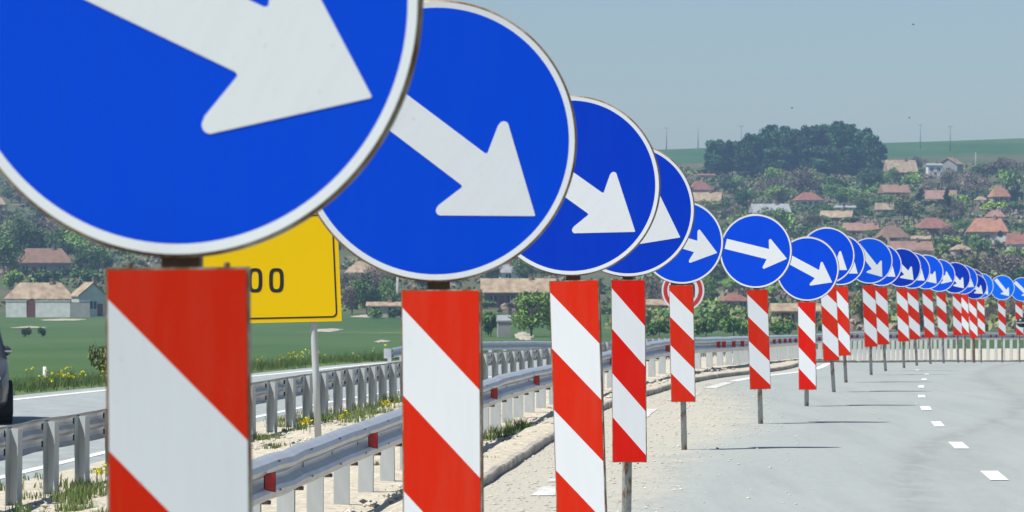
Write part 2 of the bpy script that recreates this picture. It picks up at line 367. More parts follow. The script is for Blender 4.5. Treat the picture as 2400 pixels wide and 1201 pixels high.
na = len(a_s); f = [(j*na+i, j*na+i+1, (j+1)*na+i+1, (j+1)*na+i) for j in range(len(ys)-1) for i in range(na-1)]
gm = mesh('ground', v, f, [M_TERR], None, True); at = gm.attributes.new('zone', 'FLOAT', 'POINT'); at.data.foreach_set('value', zone)
tag(link('ground', gm), kind='structure')
YS = [4+2*k for k in range(128)]
def strip(name, cols, mat, kind='structure', ys=YS, attrs=None, smooth=True):
    v = []; f = []; n = len(cols)
    for Y in ys:
        for c in cols: v.append(c(Y))
    for j in range(len(ys)-1):
        for i in range(n-1): f.append((j*n+i, j*n+i+1, (j+1)*n+i+1, (j+1)*n+i))
    me = mesh(name, v, f, [mat], None, smooth)
    if attrs:
        for k, fn in attrs.items():
            a = me.attributes.new(k, 'FLOAT', 'POINT'); a.data.foreach_set('value', [fn(p) for p in v])
    o = link(name, me)
    if kind: tag(o, kind=kind)
    return o
XSl = interp([(6.6, -.59), (11.4, -.2), (17.9, .35), (24.7, .75), (38.8, 1.78), (45.1, 2.99), (51, 4.0), (58.7, 5.0), (64.8, 5.77), (73.3, 7.0), (85, 8.88), (100, 11.5), (110, 13.5), (135, 17.6), (150, 20.6)])
def dustf(p):
    X, Y, Z = p; u = X-XK(Y); w = XSl(Y)-XK(Y)
    lim = w*1.12 if Y < 42 else max(.45, w*1.12*(1-(Y-42)/26))
    if Y < 30: lim = w*1.0
    return max(0, min(1, .42+(lim-u)*.62))
def trackf(p):
    X, Y, Z = p; r = 0
    for off, wd, k in ((2.0, .18, .8), (2.5, .3, .35), (4.2, .22, .7), (6.3, .3, .6), (7.9, .3, .6)):
        bend = .9*math.exp(-((Y-52)/16)**2) if off < 5 else 0
        r += k*math.exp(-((X-XSl(Y)-off+2.0*(off < 2.3)*0-bend)/wd)**2)
    return min(r, 1)
offs = [0]+[.14*k for k in range(1, 90)]+[13+.8*k for k in range(12)]
ysr = [4+1.0*k for k in range(255)]
strip('road', [(lambda Y, o=o: (XK(Y)+o, Y, ZR(Y)-.0)) for o in offs], M_ASPH, ys=ysr, attrs={'dust': dustf, 'track': trackf})
XRE = offs[-1]
strip('road_shoulder', [lambda Y: (XK(Y)+XRE-.3, Y, ZR(Y)-.03), lambda Y: (XK(Y)+XRE+3, Y, ZR(Y)-.1), lambda Y: (XK(Y)+XRE+14, Y, ZR(Y)-2.5), lambda Y: (XK(Y)+XRE+40, Y, min(ZR(Y)-3.5, zt(XK(Y)+XRE+40, Y)-.5))], M_GRAV)
def ZKT(Y): return ZR(Y)+.095
def nz(X, Y, a=.035): return a*mnoise.noise((X*1.3, Y*.6, 3))+a*.5*mnoise.noise((X*5, Y*3, 9))
cols = [lambda Y: (XK(Y)-.06, Y, ZKT(Y)-.035+nz(XK(Y), Y, .02)), lambda Y: (XK(Y)-.3, Y, ZKT(Y)-.03+nz(XK(Y)-.3, Y)), lambda Y: (XA(Y)+.2, Y, ZAB(Y)+.0+nz(XA(Y)+.2, Y)), lambda Y: (XA(Y)-.2, Y, ZAB(Y)+nz(XA(Y)-.2, Y))]
for k in range(1, 20):
    def c(Y, k=k):
        a = k/20; X = (XA(Y)-.3)*(1-a)+(XB(Y)+.3)*a; return (X, Y, ZAB(Y)*(1-a)+ZB(Y)*a+nz(X, Y)*1.6)
    cols.append(c)
cols += [lambda Y: (XB(Y)+.2, Y, ZB(Y)), lambda Y: (XB(Y)-.75, Y, ZB(Y)-.02)]
strip('gravel_median', cols, M_GRAV, ys=ysr)
strip('opposite_road', [lambda Y: (XB(Y)-.6, Y, ZB(Y)-.035)]+[(lambda Y, o=o: (XB(Y)-.7-o, Y, ZB(Y)-.02)) for o in (0, 2.5, 5, 7.6)]+[lambda Y: (XB(Y)-8.6, Y, ZB(Y)-.05)], M_ASPH2)
strip('edge_line', [lambda Y: (XB(Y)-1.05, Y, ZB(Y)-.014), lambda Y: (XB(Y)-1.2, Y, ZB(Y)-.014)], M_PAINT)
strip('edge_line', [lambda Y: (XB(Y)-7.35, Y, ZB(Y)-.014), lambda Y: (XB(Y)-7.6, Y, ZB(Y)-.014)], M_PAINT)
strip('verge', [lambda Y: (XB(Y)-8.3, Y, ZB(Y)-.04), lambda Y: (XB(Y)-8.9, Y, ZB(Y)+.02), lambda Y: (XB(Y)-10.5, Y, ZB(Y)-.15), lambda Y: (XB(Y)-16, Y, ZB(Y)-1.6), lambda Y: (XB(Y)-26, Y, min(ZB(Y)-2.5, zt(XB(Y)-26, Y)-.3))], M_VERGE)
# worn edge line beside the kerb, visible where the dust leaves it
strip('edge_line', [lambda Y: (XK(Y)+.50, Y, ZR(Y)+.005), lambda Y: (XK(Y)+.68, Y, ZR(Y)+.005)], M_PAINT, ys=[66+2*k for k in range(36)])
for (y0, y1) in ((30.6, 31.9), (32.6, 33.1), (34.2, 36.3), (47, 50), (54, 58), (61, 65)):
    n = 6; yy = [y0+(y1-y0)*k/n for k in range(n+1)]
    j = lambda Y, s: .05*mnoise.noise((Y*3, s, 0))
    strip('edge_line', [lambda Y: (XK(Y)+.50+j(Y, 1), Y, ZR(Y)+.006), lambda Y: (XK(Y)+.70+j(Y, 5), Y, ZR(Y)+.006)], M_PAINTW, ys=yy)
# dashes
DS = [(2330, 1116, 34), (2247, 1045, 27), (2198, 995, 19), (2170, 958, 19), (2160, 930, 13), (2159, 907, 11), (2166, 890, 10), (2172, 878, 8), (2150, 868, 7)]
for k, (x, y, hwp) in enumerate(DS):
    d = EYE*F/(y-HY)
    for _ in range(6): d = -ZR(d)*F/(y-HY)
    ln = .75 if k < 6 else .7
    nx = DS[min(k+1, 8)]; pv = DS[max(k-1, 0)]
    X = px2X(x, d); hd = .085 if k < 5 else .09
    def Xn(q): 
        dd = EYE*F/(q[1]-HY)
        for _ in range(6): dd = -ZR(dd)*F/(q[1]-HY)
        return px2X(q[0], dd), dd
    xa, da = Xn(pv); xb, db = Xn(nx); sl = (xb-xa)/(db-da) if db != da else .12
    wd = hwp*d/F*.62
    vv = [(X-wd-sl*ln, d-ln, ZR(d-ln)+.006), (X+wd-sl*ln, d-ln, ZR(d-ln)+.006), (X+wd+sl*ln, d+ln, ZR(d+ln)+.006), (X-wd+sl*ln, d+ln, ZR(d+ln)+.006)]
    tag(link('lane_dash', mesh('lane_dash', vv, [(0, 1, 2, 3)], [M_PAINT])), kind='structure')
# kerb
kp = [(0, -.06), (0, .062), (-.012, .075), (-.07, .077), (-.07, -.06)]
kys = [6+.5*k for k in range(352)]
vk = []; fk = []
for j, Y in enumerate(kys):
    w_ = .02*mnoise.noise((Y*.9, 0, 1))+.012*mnoise.noise((Y*4, 0, 1)); zz = .02*mnoise.noise((Y*.8, 5, 1))+.012*mnoise.noise((Y*3.5, 5, 1))
    for (a, b_) in kp: vk.append((XK(Y)+a+w_, Y, ZR(Y)+b_+zz))
for j in range(len(kys)-1):
    for i in range(4): fk.append((j*5+i, j*5+i+1, (j+1)*5+i+1, (j+1)*5+i))
tag(link('kerb', fixn(mesh('kerb', vk, fk, [M_KERB]))), kind='structure')
# stones of the loose gravel
def stones(name, n, gen, lo, hi, seed):
    r = np.random.default_rng(seed); oc = np.array([(1,0,0),(0,1,0),(-1,0,0),(0,-1,0),(0,0,1),(0,0,-1)], float)
    fo = np.array([(0,1,4),(1,2,4),(2,3,4),(3,0,4),(1,0,5),(2,1,5),(3,2,5),(0,3,5)])
    V = []; Fc = []
    for k in range(n):
        x, y, z = gen(r); s = lo+(hi-lo)*r.random()**3
        q = oc*(s*(.7+.6*r.random((6, 1))))*np.array([1, 1, .6]); th = r.random()*6.28; c, sn = math.cos(th), math.sin(th)
        q = np.stack([q[:, 0]*c-q[:, 1]*sn, q[:, 0]*sn+q[:, 1]*c, q[:, 2]], 1)+np.array([x, y, z+s*.2])
        Fc.append(fo+6*k); V.append(q)
    V = np.concatenate(V); Fc = np.concatenate(Fc)
    o = link(name, mesh(name, V.tolist(), [tuple(t) for t in Fc.tolist()], [M_STONE])); tag(o, kind='stuff'); return o
M_STONE = simple('limestone_chips', (.62, .60, .51), (.34, .31, .26), .9, .9, lo=.3, hi=.7, detail=8)
def g1(r):
    Y = 24+r.random()**1.2*40; w = XSl(Y)-XK(Y); lim = w*1.25 if Y < 42 else max(.5, w*1.25*(1-(Y-42)/30))
    X = XK(Y)+abs(r.normal(0, .55))*lim if r.random() < .6 else XK(Y)+r.random()*lim
    return X, Y, ZR(Y)
stones('loose_gravel', 6500, g1, .004, .021, 3)
def g2(r):
    Y = 24+r.random()*50; a = r.random(); X = (XK(Y)-.2)*(1-a)+(XB(Y)+.2)*a
    z = (ZAB(Y)*(1-a)+ZB(Y)*a) if X < XA(Y) else ZAB(Y)+(ZKT(Y)-ZAB(Y))*max(0, (X-XA(Y)-.2)/.65)
    return X, Y, z+.01
stones('median_gravel', 5200, g2, .010, .045, 5)
# ------------------------------------------------------------------ guard rails
def wprofile():
    c = [(0.0, 0), (.028, .012), (.072, .040), (.083, .075), (.072, .105), (.020, .140), (.014, .155), (.020, .170), (.072, .205), (.083, .235), (.072, .272), (.028, .298), (0, .31)]
    th = .004; back = [(a-th, b) for a, b in reversed(c)]
    return c+back
WP = wprofile()
def beam(path, side, zt_, root, name='beam', mats=None, wob=.004, step=4):
    """path: list of Y; side +1 = face towards +X side"""
    pass
def build_rail(XF, ZTOP, ZBOT, y0, y1, dy_post, side, root, capposts, open_to, post_w=.125, web=0):
    # arc-sampled beam
    ysb = []; Y = y0
    while Y < y1: ysb.append(Y); Y += .65
    V = []; Fc = []; n = len(WP)
    def frame(Y):
        dx = XF(Y+.5)-XF(Y-.5); dz = ZTOP(Y+.5)-ZTOP(Y-.5); T = Vector((dx, 1, dz)).normalized(); Nn = Vector((T.y, -T.x, 0)).normalized()*side
        return Vector((XF(Y), Y, ZTOP(Y))), T, Nn
    for Y in ysb:
        o, T, Nn = frame(Y); dzr = .016*mnoise.noise((Y*1.3, side, 2))+.008*mnoise.noise((Y*.4, side, 9)); wv = .014*mnoise.noise((Y*1.0, 7, side))
        for a, b in WP: V.append(o+Nn*(a+wv)+Vector((0, 0, b-.31+dzr)))
    for j in range(len(ysb)-1):
        for i in range(n): Fc.append((j*n+i, j*n+(i+1) % n, (j+1)*n+(i+1) % n, (j+1)*n+i))
    Fc.append(tuple(range(n))); Fc.append(tuple((len(ysb)-1)*n+i for i in range(n))[::-1])
    me = fixn(mesh('beam', V, Fc, [M_GALV])); 
    link('beam', me, root)
    # posts
    C = MB(); w = post_w; fl = .055 if web == 0 else .085; th = .006
    Y = y0+.3; k = 0; slots = MB(); tabs = MB()
    while Y < y1 and k < capposts:
        o, T, Nn = frame(Y); H = (ZTOP(Y)-ZBOT(Y)); top = -.09 if web == 0 else -.02
        # local axes: web across T? the web is perpendicular to the road tangent
        hgt = H+.12
        u = Nn; tdir = Vector((T.x, T.y, 0)).normalized()*open_to
        m = MB()
        def pb(a0, a1, b0, b1, m=m, u=u, td=tdir, hgt=hgt, top=top):
            c = [u*a0+td*b0, u*a1+td*b0, u*a1+td*b1, u*a0+td*b1]
            vv = [q+Vector((0, 0, -.12)) for q in c]+[q+Vector((0, 0, hgt-.12+top)) for q in c]
            m.add(vv, [(0,3,2,1),(4,5,6,7),(0,1,5,4),(1,2,6,5),(2,3,7,6),(3,0,4,7)])
        pb(-w, 0, 0, th); pb(-w, -w+th, th+.0005, fl); pb(-th, 0, th+.0005, fl)
        off = -.045 if side < 0 else -.012
        base = Vector((o.x, o.y, ZBOT(Y)))+Nn*(-.05)
        p = link('post', fixn(m.me('post', [M_GALVP])), root, base)
        p.rotation_euler = (rnd.uniform(-.012, .012), rnd.uniform(-.012, .012), rnd.uniform(-.05, .05)-(R(22) if web == 1 else 0))
        if web == 1 and Y < 110:    # dark spacer bracket with bolts between post and beam
            sp = MB().box(-.055, .0, -.03, .03, -.27, -.21).box(-.055, .0, -.03, .03, -.10, -.04).box(-.05, -.044, -.034, .034, -.29, -.01)
            me_ = sp.me('spacer', [M_DARKM]); s_ = link('spacer', me_, p); s_.location = Nn*.05+Vector((0, 0, H)); s_.rotation_euler = (0, 0, math.atan2(Nn.y, Nn.x))
        Y += dy_post*T.y; k += 1
        if web == 0 and Y < 75:
            q = o+T*.0
            for (dz, aa, l, h) in ((-.155, .0155, .012, .022), (-.043, .078, .03, .006), (-.235, .084, .03, .006)):
                c0 = o+Nn*(aa+.0015)+Vector((0, 0, dz)); e1 = T*l; e2 = Vector((0, 0, h))
                slots.add([c0-e1-e2, c0+e1-e2, c0+e1+e2, c0-e1+e2]+[x+Nn*.003 for x in (c0-e1-e2, c0+e1-e2, c0+e1+e2, c0-e1+e2)], [(0,1,2,3),(4,5,6,7),(0,1,5,4),(1,2,6,5),(2,3,7,6),(3,0,4,7)])
            c0 = o+Nn*(-.01)+Vector((0, 0, -.325)); slots.box(c0.x-.03, c0.x+.03, c0.y-.03, c0.y+.03, c0.z-.01, c0.z+.016)
    if slots.v: link('bolts', slots.me('bolts', [M_DARKM]), root)['kind'] = 'stuff'
    return frame
ra = empty('guard_rail', (XA(24), 24, ZAB(24))); ra.location = (0, 0, 0)
tag(ra, 'long galvanised guard rail with red reflectors, curving along the gravel kerb behind the signs', 'guard rail', 'steel guard rails along the two roads')
fa = build_rail(XA, ZAT, ZAB, 20, 188, 1.62, 1, ra, 100, 1)
# reflectors at the measured places
def find_d(px, XF, lo=20, hi=185):
    d = lo
    while d < hi:
        if CX+F*XF(d)/d >= px: return d
        d += .1
    return hi
refl = [597, 846, 1137, 1240, 1421, 1552, 1673, 1686, 1709, 1729, 1750, 1806, 1819, 1832, 1844, 1857, 1869, 1913, 1990, 2003, 2082, 2096, 2143, 2158, 2230, 2318, 2330, 2370]
rm = MB(); hw_, hh_ = .035, .055
rm.add([(-.0, -.03, -.05), (0, .03, -.035), (0, .03, .035), (0, -.03, .05), (.0, 0, 0)], [(0, 1, 2, 3)], 0)
def refl_me(big):
    m = MB(); s = .060; t = .012
    a = [(-s*.55, 0, -s*.75), (s*.55, 0, -s), (s*.55, 0, s), (-s*.55, 0, s*.75)]
    m.add(a+[(x, t, z) for x, y, z in a], [(0,1,2,3),(7,6,5,4),(0,4,5,1),(1,5,6,2),(2,6,7,3),(3,7,4,0)], 0)
    b = [(x*1.18, t*.6, z*1.13) for x, y, z in a]; m.add(b+[(x, t+.006, z) for x, y, z in b], [(0,1,2,3),(7,6,5,4),(0,4,5,1),(1,5,6,2),(2,6,7,3),(3,7,4,0)], 1)
    return fixn(m.me('reflector', [M_RFL, M_DARKM]))
RF = refl_me(True)
for px in refl:
    d = find_d(px, XA); o, T, Nn = fa(d)
    p = o+Nn*.095+Vector((0, 0, -.155)); link('reflector', RF, ra, p, (0, 0, R(10)))
rb = empty('guard_rail'); tag(rb, 'guard rail seen from behind, open posts with diagonal shade beside the opposite road', 'guard rail', 'steel guard rails along the two roads')
ZBT = lambda Y: ZB(Y)+.72
fb = build_rail(XB, ZBT, ZB, 28, 165, 2.0, -1, rb, 70, -1, post_w=.13, web=1)
# far-side rail of the opposite road with its turned-down end
XCc = interp([(118, px2X(917, 118)), (126, px2X(1010, 126)), (134, px2X(1110, 134)), (142, px2X(1225, 142)), (150, px2X(1345, 150)), (160, px2X(1480, 160)), (175, px2X(1680, 175))])
ZCt = interp([(118, P(0, 817, 118).z), (121, P(0, 811, 121).z), (126, P(0, 806, 126).z), (134, P(0, 802, 134).z), (142, P(0, 800, 142).z), (150, P(0, 801, 150).z), (160, P(0, 800, 160).z), (175, P(0, 797, 175).z)])
ZCb = lambda Y: ZCt(Y)-.74
rc = empty('guard_rail'); tag(rc, 'short far guard rail with rounded end, beyond the opposite road', 'guard rail', 'steel guard rails along the two roads')
build_rail(XCc, ZCt, ZCb, 118, 174, 2.4, 1, rc, 30, 1, web=2)
th = [k*math.pi/10 for k in range(11)]; o = Vector((XCc(118), 118, ZCt(118)-.155)); vt = []
em = MB()
for k, a in enumerate(th):
    c = o+Vector((-.22*math.sin(a), -.12+.12*math.cos(a)*1.0, 0)); vt += [c+Vector((0, 0, -.155)), c+Vector((0, 0, .155))]
em.add(vt, [(2*k, 2*k+1, 2*k+3, 2*k+2) for k in range(10)]); eme = em.me('end_terminal', [M_GALV]); eo = link('end_terminal', eme, rc)
md = eo.modifiers.new('s', 'SOLIDIFY'); md.thickness = .01
# ------------------------------------------------------------------ yellow distance sign
dY = 46.0; sY = F/dY
foot = Vector((px2X(746, dY), dY, ZAB(dY)-.05))
ys_ = empty('yellow_road_sign', foot); tag(ys_, 'yellow rectangular sign with black border and double zero on a grey post', 'road sign')
def yp(px, py, y=0.0): q = P(px, py, dY)-foot; return (q.x, y, q.z)
tl, tr, br_, bl_ = (396, 497), (790, 494), (801.5, 753), (400, 762)
pm = MB()
fr = [yp(*bl_, -.05), yp(*br_, -.05), yp(*tr, -.05), yp(*tl, -.05)]
pm.add(fr, [(0, 1, 2, 3)], 0); bk = [(x, -.03, z) for x, y, z in fr]
pm.add(fr+bk, [(7, 6, 5, 4), (0, 4, 5, 1), (1, 5, 6, 2), (2, 6, 7, 3), (3, 7, 4, 0)], 1)
pan = link('panel', pm.me('panel', [M_YEL, M_BACK]), ys_)
def lerpq(u, v):      # panel coordinates
    a = [tl[i]*(1-u)+tr[i]*u for i in (0, 1)]; b = [bl_[i]*(1-u)+br_[i]*u for i in (0, 1)]
    return a[0]*(1-v)+b[0]*v, a[1]*(1-v)+b[1]*v
def rrect(u0, u1, v0, v1, ru, rv, n=6):
    pts = []
    for cu, cv, a0 in ((u1-ru, v0+rv, -90), (u1-ru, v1-rv, 0), (u0+ru, v1-rv, 90), (u0+ru, v0+rv, 180)):
        for k in range(n+1):
            a = R(a0+90*k/n); pts.append((cu+ru*math.cos(a), cv+rv*math.sin(a)))
    return pts
def frameband(outer, inner, y):
    n = len(outer); vv = [yp(*lerpq(*p), y) for p in outer]+[yp(*lerpq(*p), y) for p in inner]
    ff = [(k, (k+1) % n, n+(k+1) % n, n+k) for k in range(n)]; return vv, ff
vv, ff = frameband(rrect(.022, .976, .034, .966, .03, .045), rrect(.031, .967, .048, .952, .024, .036), -.0525)
bo = link('border_line', mesh('border_line', vv, ff, [M_BLACK]), pan)
for cxd, ch in ((598.5, 0), (648.5, 1)):
    def oval(hw, hh, y):
        pts = []
        for k in range(40):
            a = 2*math.pi*k/40; cx_, sn_ = math.cos(a), math.sin(a); e = .62
            pts.append(yp(cxd+hw*math.copysign(abs(cx_)**e, cx_), 657.5+hh*math.copysign(abs(sn_)**e, sn_), y))
        return pts
    o1, o2 = oval(17.2, 28.5, -.0525), oval(8.4, 20.5, -.0525)
    link('digit', mesh('digit', o1+o2, [(k, (k+1) % 40, 40+(k+1) % 40, 40+k) for k in range(40)], [M_BLACK]), pan)
pz = yp(737, 505)[2]
link('post', MB().tube([(0, .02, -.2), (yp(740, 880)[0], .02, yp(740, 880)[2]), (yp(735, 757)[0], .02, yp(735, 757)[2]), (yp(735, 757)[0], .02, pz)], [.042]*4, 16).me('post', [M_GALVP], True), ys_)
link('post', MB().tube([(yp(455, 1000)[0], .02, -.2), (yp(452, 757)[0], .02, yp(735, 757)[2]), (yp(452, 757)[0], .02, pz)], [.042]*3, 16).me('post', [M_GALVP], True), ys_)
for zz in (515, 620, 740):
    link('rail', MB().box(yp(410, 0)[0], yp(785, 0)[0], -.028, -.021, yp(0, zz+4)[2], yp(0, zz-4)[2]).me('rail', [M_BACK]), ys_)
# ------------------------------------------------------------------ red ringed prohibition sign
dP = 79.0; foot = Vector((px2X(1600, dP), dP, ZR(dP)-.02))
ps = empty('prohibition_sign', foot); tag(ps, 'round white sign with red ring, mostly hidden behind a striped board', 'road sign')
c = P(1600.5, 681, dP)-foot; rr = 50*dP/F
def ringm(ra_, rb_, y, m, mb, n=72):
    q = [(ra_*math.cos(2*math.pi*k/n), y, ra_*math.sin(2*math.pi*k/n)) for k in range(n)]
    if rb_ == 0: mb.add(q, [tuple(range(n))], m)
    else:
        q2 = [(rb_*math.cos(2*math.pi*k/n), y, rb_*math.sin(2*math.pi*k/n)) for k in range(n)]
        mb.add(q+q2, [(k, (k+1) % n, n+(k+1) % n, n+k) for k in range(n)], m)
m_ = MB(); ringm(rr, rr*.92, -.05, 0, m_); ringm(rr*.92, rr*.73, -.05, 1, m_); ringm(rr*.73, 0, -.05, 0, m_)
ringm(rr, 0, -.03, 2, m_)
n = 72; m_.add([(rr*math.cos(2*math.pi*k/n), y, rr*math.sin(2*math.pi*k/n)) for y in (-.05, -.03) for k in range(n)], [(k, (k+1) % n, n+(k+1) % n, n+k) for k in range(n)], 2)
M_REDP = signpaint('faded_red_sheeting', (.52, .035, .045), amt=.15)
dp = link('round_plate', fixn(m_.me('round_plate', [M_WHITE, M_REDP, M_BACK])), ps, c)
# the dark symbol in the middle, only its right end shows beside the board
sy = [(-.58, .36), (.44, .36), (.54, .28), (.56, .0), (.54, -.34), (.42, -.34), (.42, .16), (-.58, .16)]
link('symbol', mesh('symbol', [(x*rr, -.0525, z*rr) for x, z in sy], [tuple(range(8))[::-1]], [M_BLACK]), dp)
link('post', MB().tube([(0, 0, -.1), (0, 0, c.z+rr*.8)], [.03, .03], 12).me('post', [M_POST], True), ps)
# ------------------------------------------------------------------ cars
M_CAR = simple('grey_bronze_car_paint', (.10, .098, .094), (.09, .088, .085), 2, .3, .5, spec=.6)
M_CAR2 = simple('dark_teal_car_paint', (.03, .07, .08), rough=.25, metal=.4)
M_GLASS = simple('dark_car_glass', (.015, .02, .025), rough=.08, spec=.8)
M_TYRE = simple('tyre_rubber', (.018, .018, .02), rough=.85)
M_CHR = simple('chrome_trim', (.62, .64, .66), rough=.18, metal=.9)
M_LAMP = simple('lamp_glass', (.55, .58, .60), rough=.12)
M_TAIL = simple('tail_lamp_red', (.35, .01, .01), rough=.2)
def car(paint, label, loc, rz):
    root = empty('parked_car' if False else 'passenger_car', loc, rz)
    # stations along Y (nose at -Y): y, sill z, belt z, belt half width, shoulder; roof z, roof half width
    st = [(-2.15, .38, .62, .62, .66, .5), (-2.08, .26, .68, .78, .80, .6), (-1.75, .24, .80, .87, .88, .68), (-1.2, .24, .93, .90, .98, .72), (-.80, .24, .97, .90, 1.02, .74), (-.15, .24, 1.0, .90, 1.50, .74),
          (.4, .24, 1.0, .90, 1.58, .76), (1.1, .24, 1.0, .90, 1.56, .76), (1.65, .26, 1.0, .89, 1.42, .72), (2.0, .30, .96, .86, 1.02, .66), (2.12, .40, .86, .80, .90, .6)]
    V = []; n = 12
    for (y, z0, zb, hb, zr, hr) in st:
        half = [(0, z0), (hb*.86, z0), (hb*.98, z0+.10), (hb, (z0+zb)/2+.05), (hb*.965, zb), (hr, zr-.03), (hr*.6, zr)]
        pts = half+[(-x, z) for x, z in reversed(half[1:])]
        V += [(x, y, z) for x, z in pts]
    n = 13; Fc = []; mi = []; gl = []
    for j in range(len(st)-1):
        for i in range(n):
            q = (j*n+i, j*n+(i+1) % n, (j+1)*n+(i+1) % n, (j+1)*n+i); Fc.append(q)
    Fc.append(tuple(range(n))); Fc.append(tuple((len(st)-1)*n+i for i in range(n))[::-1])
    bme = fixn(mesh('body', V, Fc, [paint], None, False))
    bo = link('body', bme, root); bv = bo.modifiers.new('b', 'BEVEL'); bv.width = .035; bv.segments = 3; bme.polygons.foreach_set('use_smooth', [True]*len(bme.polygons))
    def pane(name, q, off=.006):
        q = [Vector(p) for p in q]; nn = (q[1]-q[0]).cross(q[2]-q[0]).normalized(); ctr = sum(q, Vector())/len(q)
        if nn.dot(ctr-Vector((0, 0, .9))) < 0: nn = -nn
        q = [ctr+(p-ctr)*.93+nn*off for p in q]; k = len(q)
        link(name, fixn(mesh(name, q+[p-nn*.012 for p in q], [tuple(range(k)), tuple(range(k, 2*k))]+[(i, (i+1) % k, k+(i+1) % k, k+i) for i in range(k)], [M_GLASS])), root)
    g = lambda j, i: Vector(V[j*n+i])
    for sd_ in (0, 1):
        A = (4, 5) if sd_ == 0 else (9, 8)
        for j0, j1 in ((5, 6), (6, 7), (7, 8)): pane('side_window', [g(j0, A[0]), g(j1, A[0]), g(j1, A[1]), g(j0, A[1])])
    pane('windscreen', [g(4, 5), g(5, 5), g(5, 8), g(4, 8)], .012); pane('rear_window', [g(8, 5), g(9, 5), g(9, 8), g(8, 8)], .012)
    for sx in (-1, 1):
        for y in (-1.32, 1.32):
            wm = MB(); wm.tube([(-.11, 0, 0), (-.10, 0, 0), (.10, 0, 0), (.11, 0, 0)], [.29, .33, .33, .29], 28)
            w = link('wheel', wm.me('wheel', [M_TYRE], False), root, (sx*.83, y, .33))
            rmm = MB().tube([(-.005, 0, 0), (.012, 0, 0)], [.2, .19], 20).me('rim', [M_CHR]); link('rim', rmm, w, (sx*.105, 0, 0), (0, 0, 0 if sx > 0 else math.pi))
        mm = MB(); mm.tube([(0, -.05, 0), (0, .0, .0), (0, .06, 0), (0, .10, 0)], [.05, .085, .08, .04], 14)
        mo = link('wing_mirror', mm.me('wing_mirror', [paint], True), root, (sx*(.84 if paint is M_CAR else 1.0), -.42, 1.08), None, (1.25, 1, .95))
        link('mirror_trim', MB().box(-.085, .085, -.065, -.045, -.018, .012).me('mirror_trim', [M_CHR]), mo)
        link('mirror_arm', MB().box(-.09, 0, -.03, .03, -.03, .0).me('mirror_arm', [M_BLACK]), mo, (-sx*.05 if sx > 0 else .14, 0, 0))
        for y in (-.05, .85): link('door_handle', MB().box(-.012, .03, -.09, .09, -.012, .014).me('door_handle', [M_CHR]), root, (sx*.885, y, .90), (0, 0, 0 if sx > 0 else math.pi))
        link('headlight', MB().box(-.14, .14, -.05, .12, -.07, .07).me('headlight', [M_LAMP]), root, (sx*.60, -2.06, .66), (0, 0, sx*.35))
        link('tail_light', MB().box(-.12, .12, -.06, .05, -.09, .09).me('tail_light', [M_TAIL]), root, (sx*.64, 2.06, .84), (0, 0, -sx*.3))
    link('bumper', MB().box(-.72, .72, -2.20, -2.05, .30, .46).me('bumper', [M_BLACK]), root)
    tag(root, label, 'car'); return root
yc = 57.5
car(M_CAR, 'grey car on the opposite road, cut by the left frame edge', (px2X(40, yc)-1.05, yc, ZB(yc)-.02), R(9))
yv = 60.0
car(M_CAR2, 'dark teal car at the right frame edge, only its wing mirror showing', (px2X(2392, yv)+1.09, yv+.4, ZR(yv)+.002), R(-7))
# ------------------------------------------------------------------ vegetation prototypes
def unit(n, r):
    a = r.normal(size=(n, 3)); return a/np.linalg.norm(a, axis=1, keepdims=True)
def leafquads(cent, size, r, flat=.0):
    n = len(cent); a = unit(n, r); b = unit(n, r); b -= (a*b).sum(1, keepdims=True)*a; b /= np.linalg.norm(b, axis=1, keepdims=True)
    s = size*(.6+.8*r.random((n, 1))); a = a*s; b = b*s*.75
    V = np.stack([cent-a-b*.4, cent-a*.2+b, cent+a+b*.3, cent+a*.3-b], 1).reshape(-1, 3)
    return V, [(4*i, 4*i+1, 4*i+2, 4*i+3) for i in range(n)]
def crown_me(seed, shape, n, leaf, mat):
    r = np.random.default_rng(seed); L = []
    if shape == 'round':
        for k in range(13):
            d = unit(1, r)[0]; c = np.array([d[0]*.30, d[1]*.30, .56+d[2]*.26]); L.append((c, .15+.11*r.random()))
    elif shape == 'tall':
        for k in range(20):
            z = .16+.8*k/20; w = .21*math.sin(min(1, z*1.9)*math.pi/2)*(1.1-z*.55); a = r.random()*6.28; L.append((np.array([math.cos(a)*w, math.sin(a)*w, z]), .10+.06*r.random()))
    elif shape == 'cone':
        for k in range(16):
            z = .12+.84*k/16; w = .24*(1-z); a = r.random()*6.28; L.append((np.array([math.cos(a)*w, math.sin(a)*w, z]), .05+.14*(1-z)))
    else:
        for k in range(10):
            a = r.random()*6.28; q = .34*r.random()**.5; L.append((np.array([math.cos(a)*q, math.sin(a)*q, .22+.2*r.random()]), .16+.10*r.random()))
    wts = np.array([l[1]**2 for l in L]); wts /= wts.sum(); idx = r.choice(len(L), n, p=wts)
    d = unit(n, r); rad = (r.random((n, 1))**.45)
    cen = np.array([L[i][0] for i in idx])+d*rad*np.array([[L[i][1]] for i in idx])*np.array([1, 1, .85])
    cen[:, 2] = np.maximum(cen[:, 2], .03)
    V, Fc = leafquads(cen, leaf, r); return mesh('crown', V.tolist(), Fc, [mat])
def trunk_me(seed, h, mat, bare=False):
    r = random.Random(seed); m = MB(); m.tube([(0, 0, -.06), (.01, 0, h*.5), (0, .01, h)], [.028, .02, .011], 7)
    for k in range(9 if not bare else 46):
        a = r.random()*6.28; z0 = h*(.3+.7*r.random()); l = .18+.22*r.random(); up = .25+.6*r.random()
        p0 = Vector((0, 0, z0)); p1 = p0+Vector((math.cos(a)*l*.6, math.sin(a)*l*.6, l*up)); p2 = p1+Vector((math.cos(a+.4)*l*.4, math.sin(a+.4)*l*.4, l*.35))
        m.tube([p0, p1, p2], [.011, .007, .003], 4, cap=False)
    return m.me('trunk', [mat])
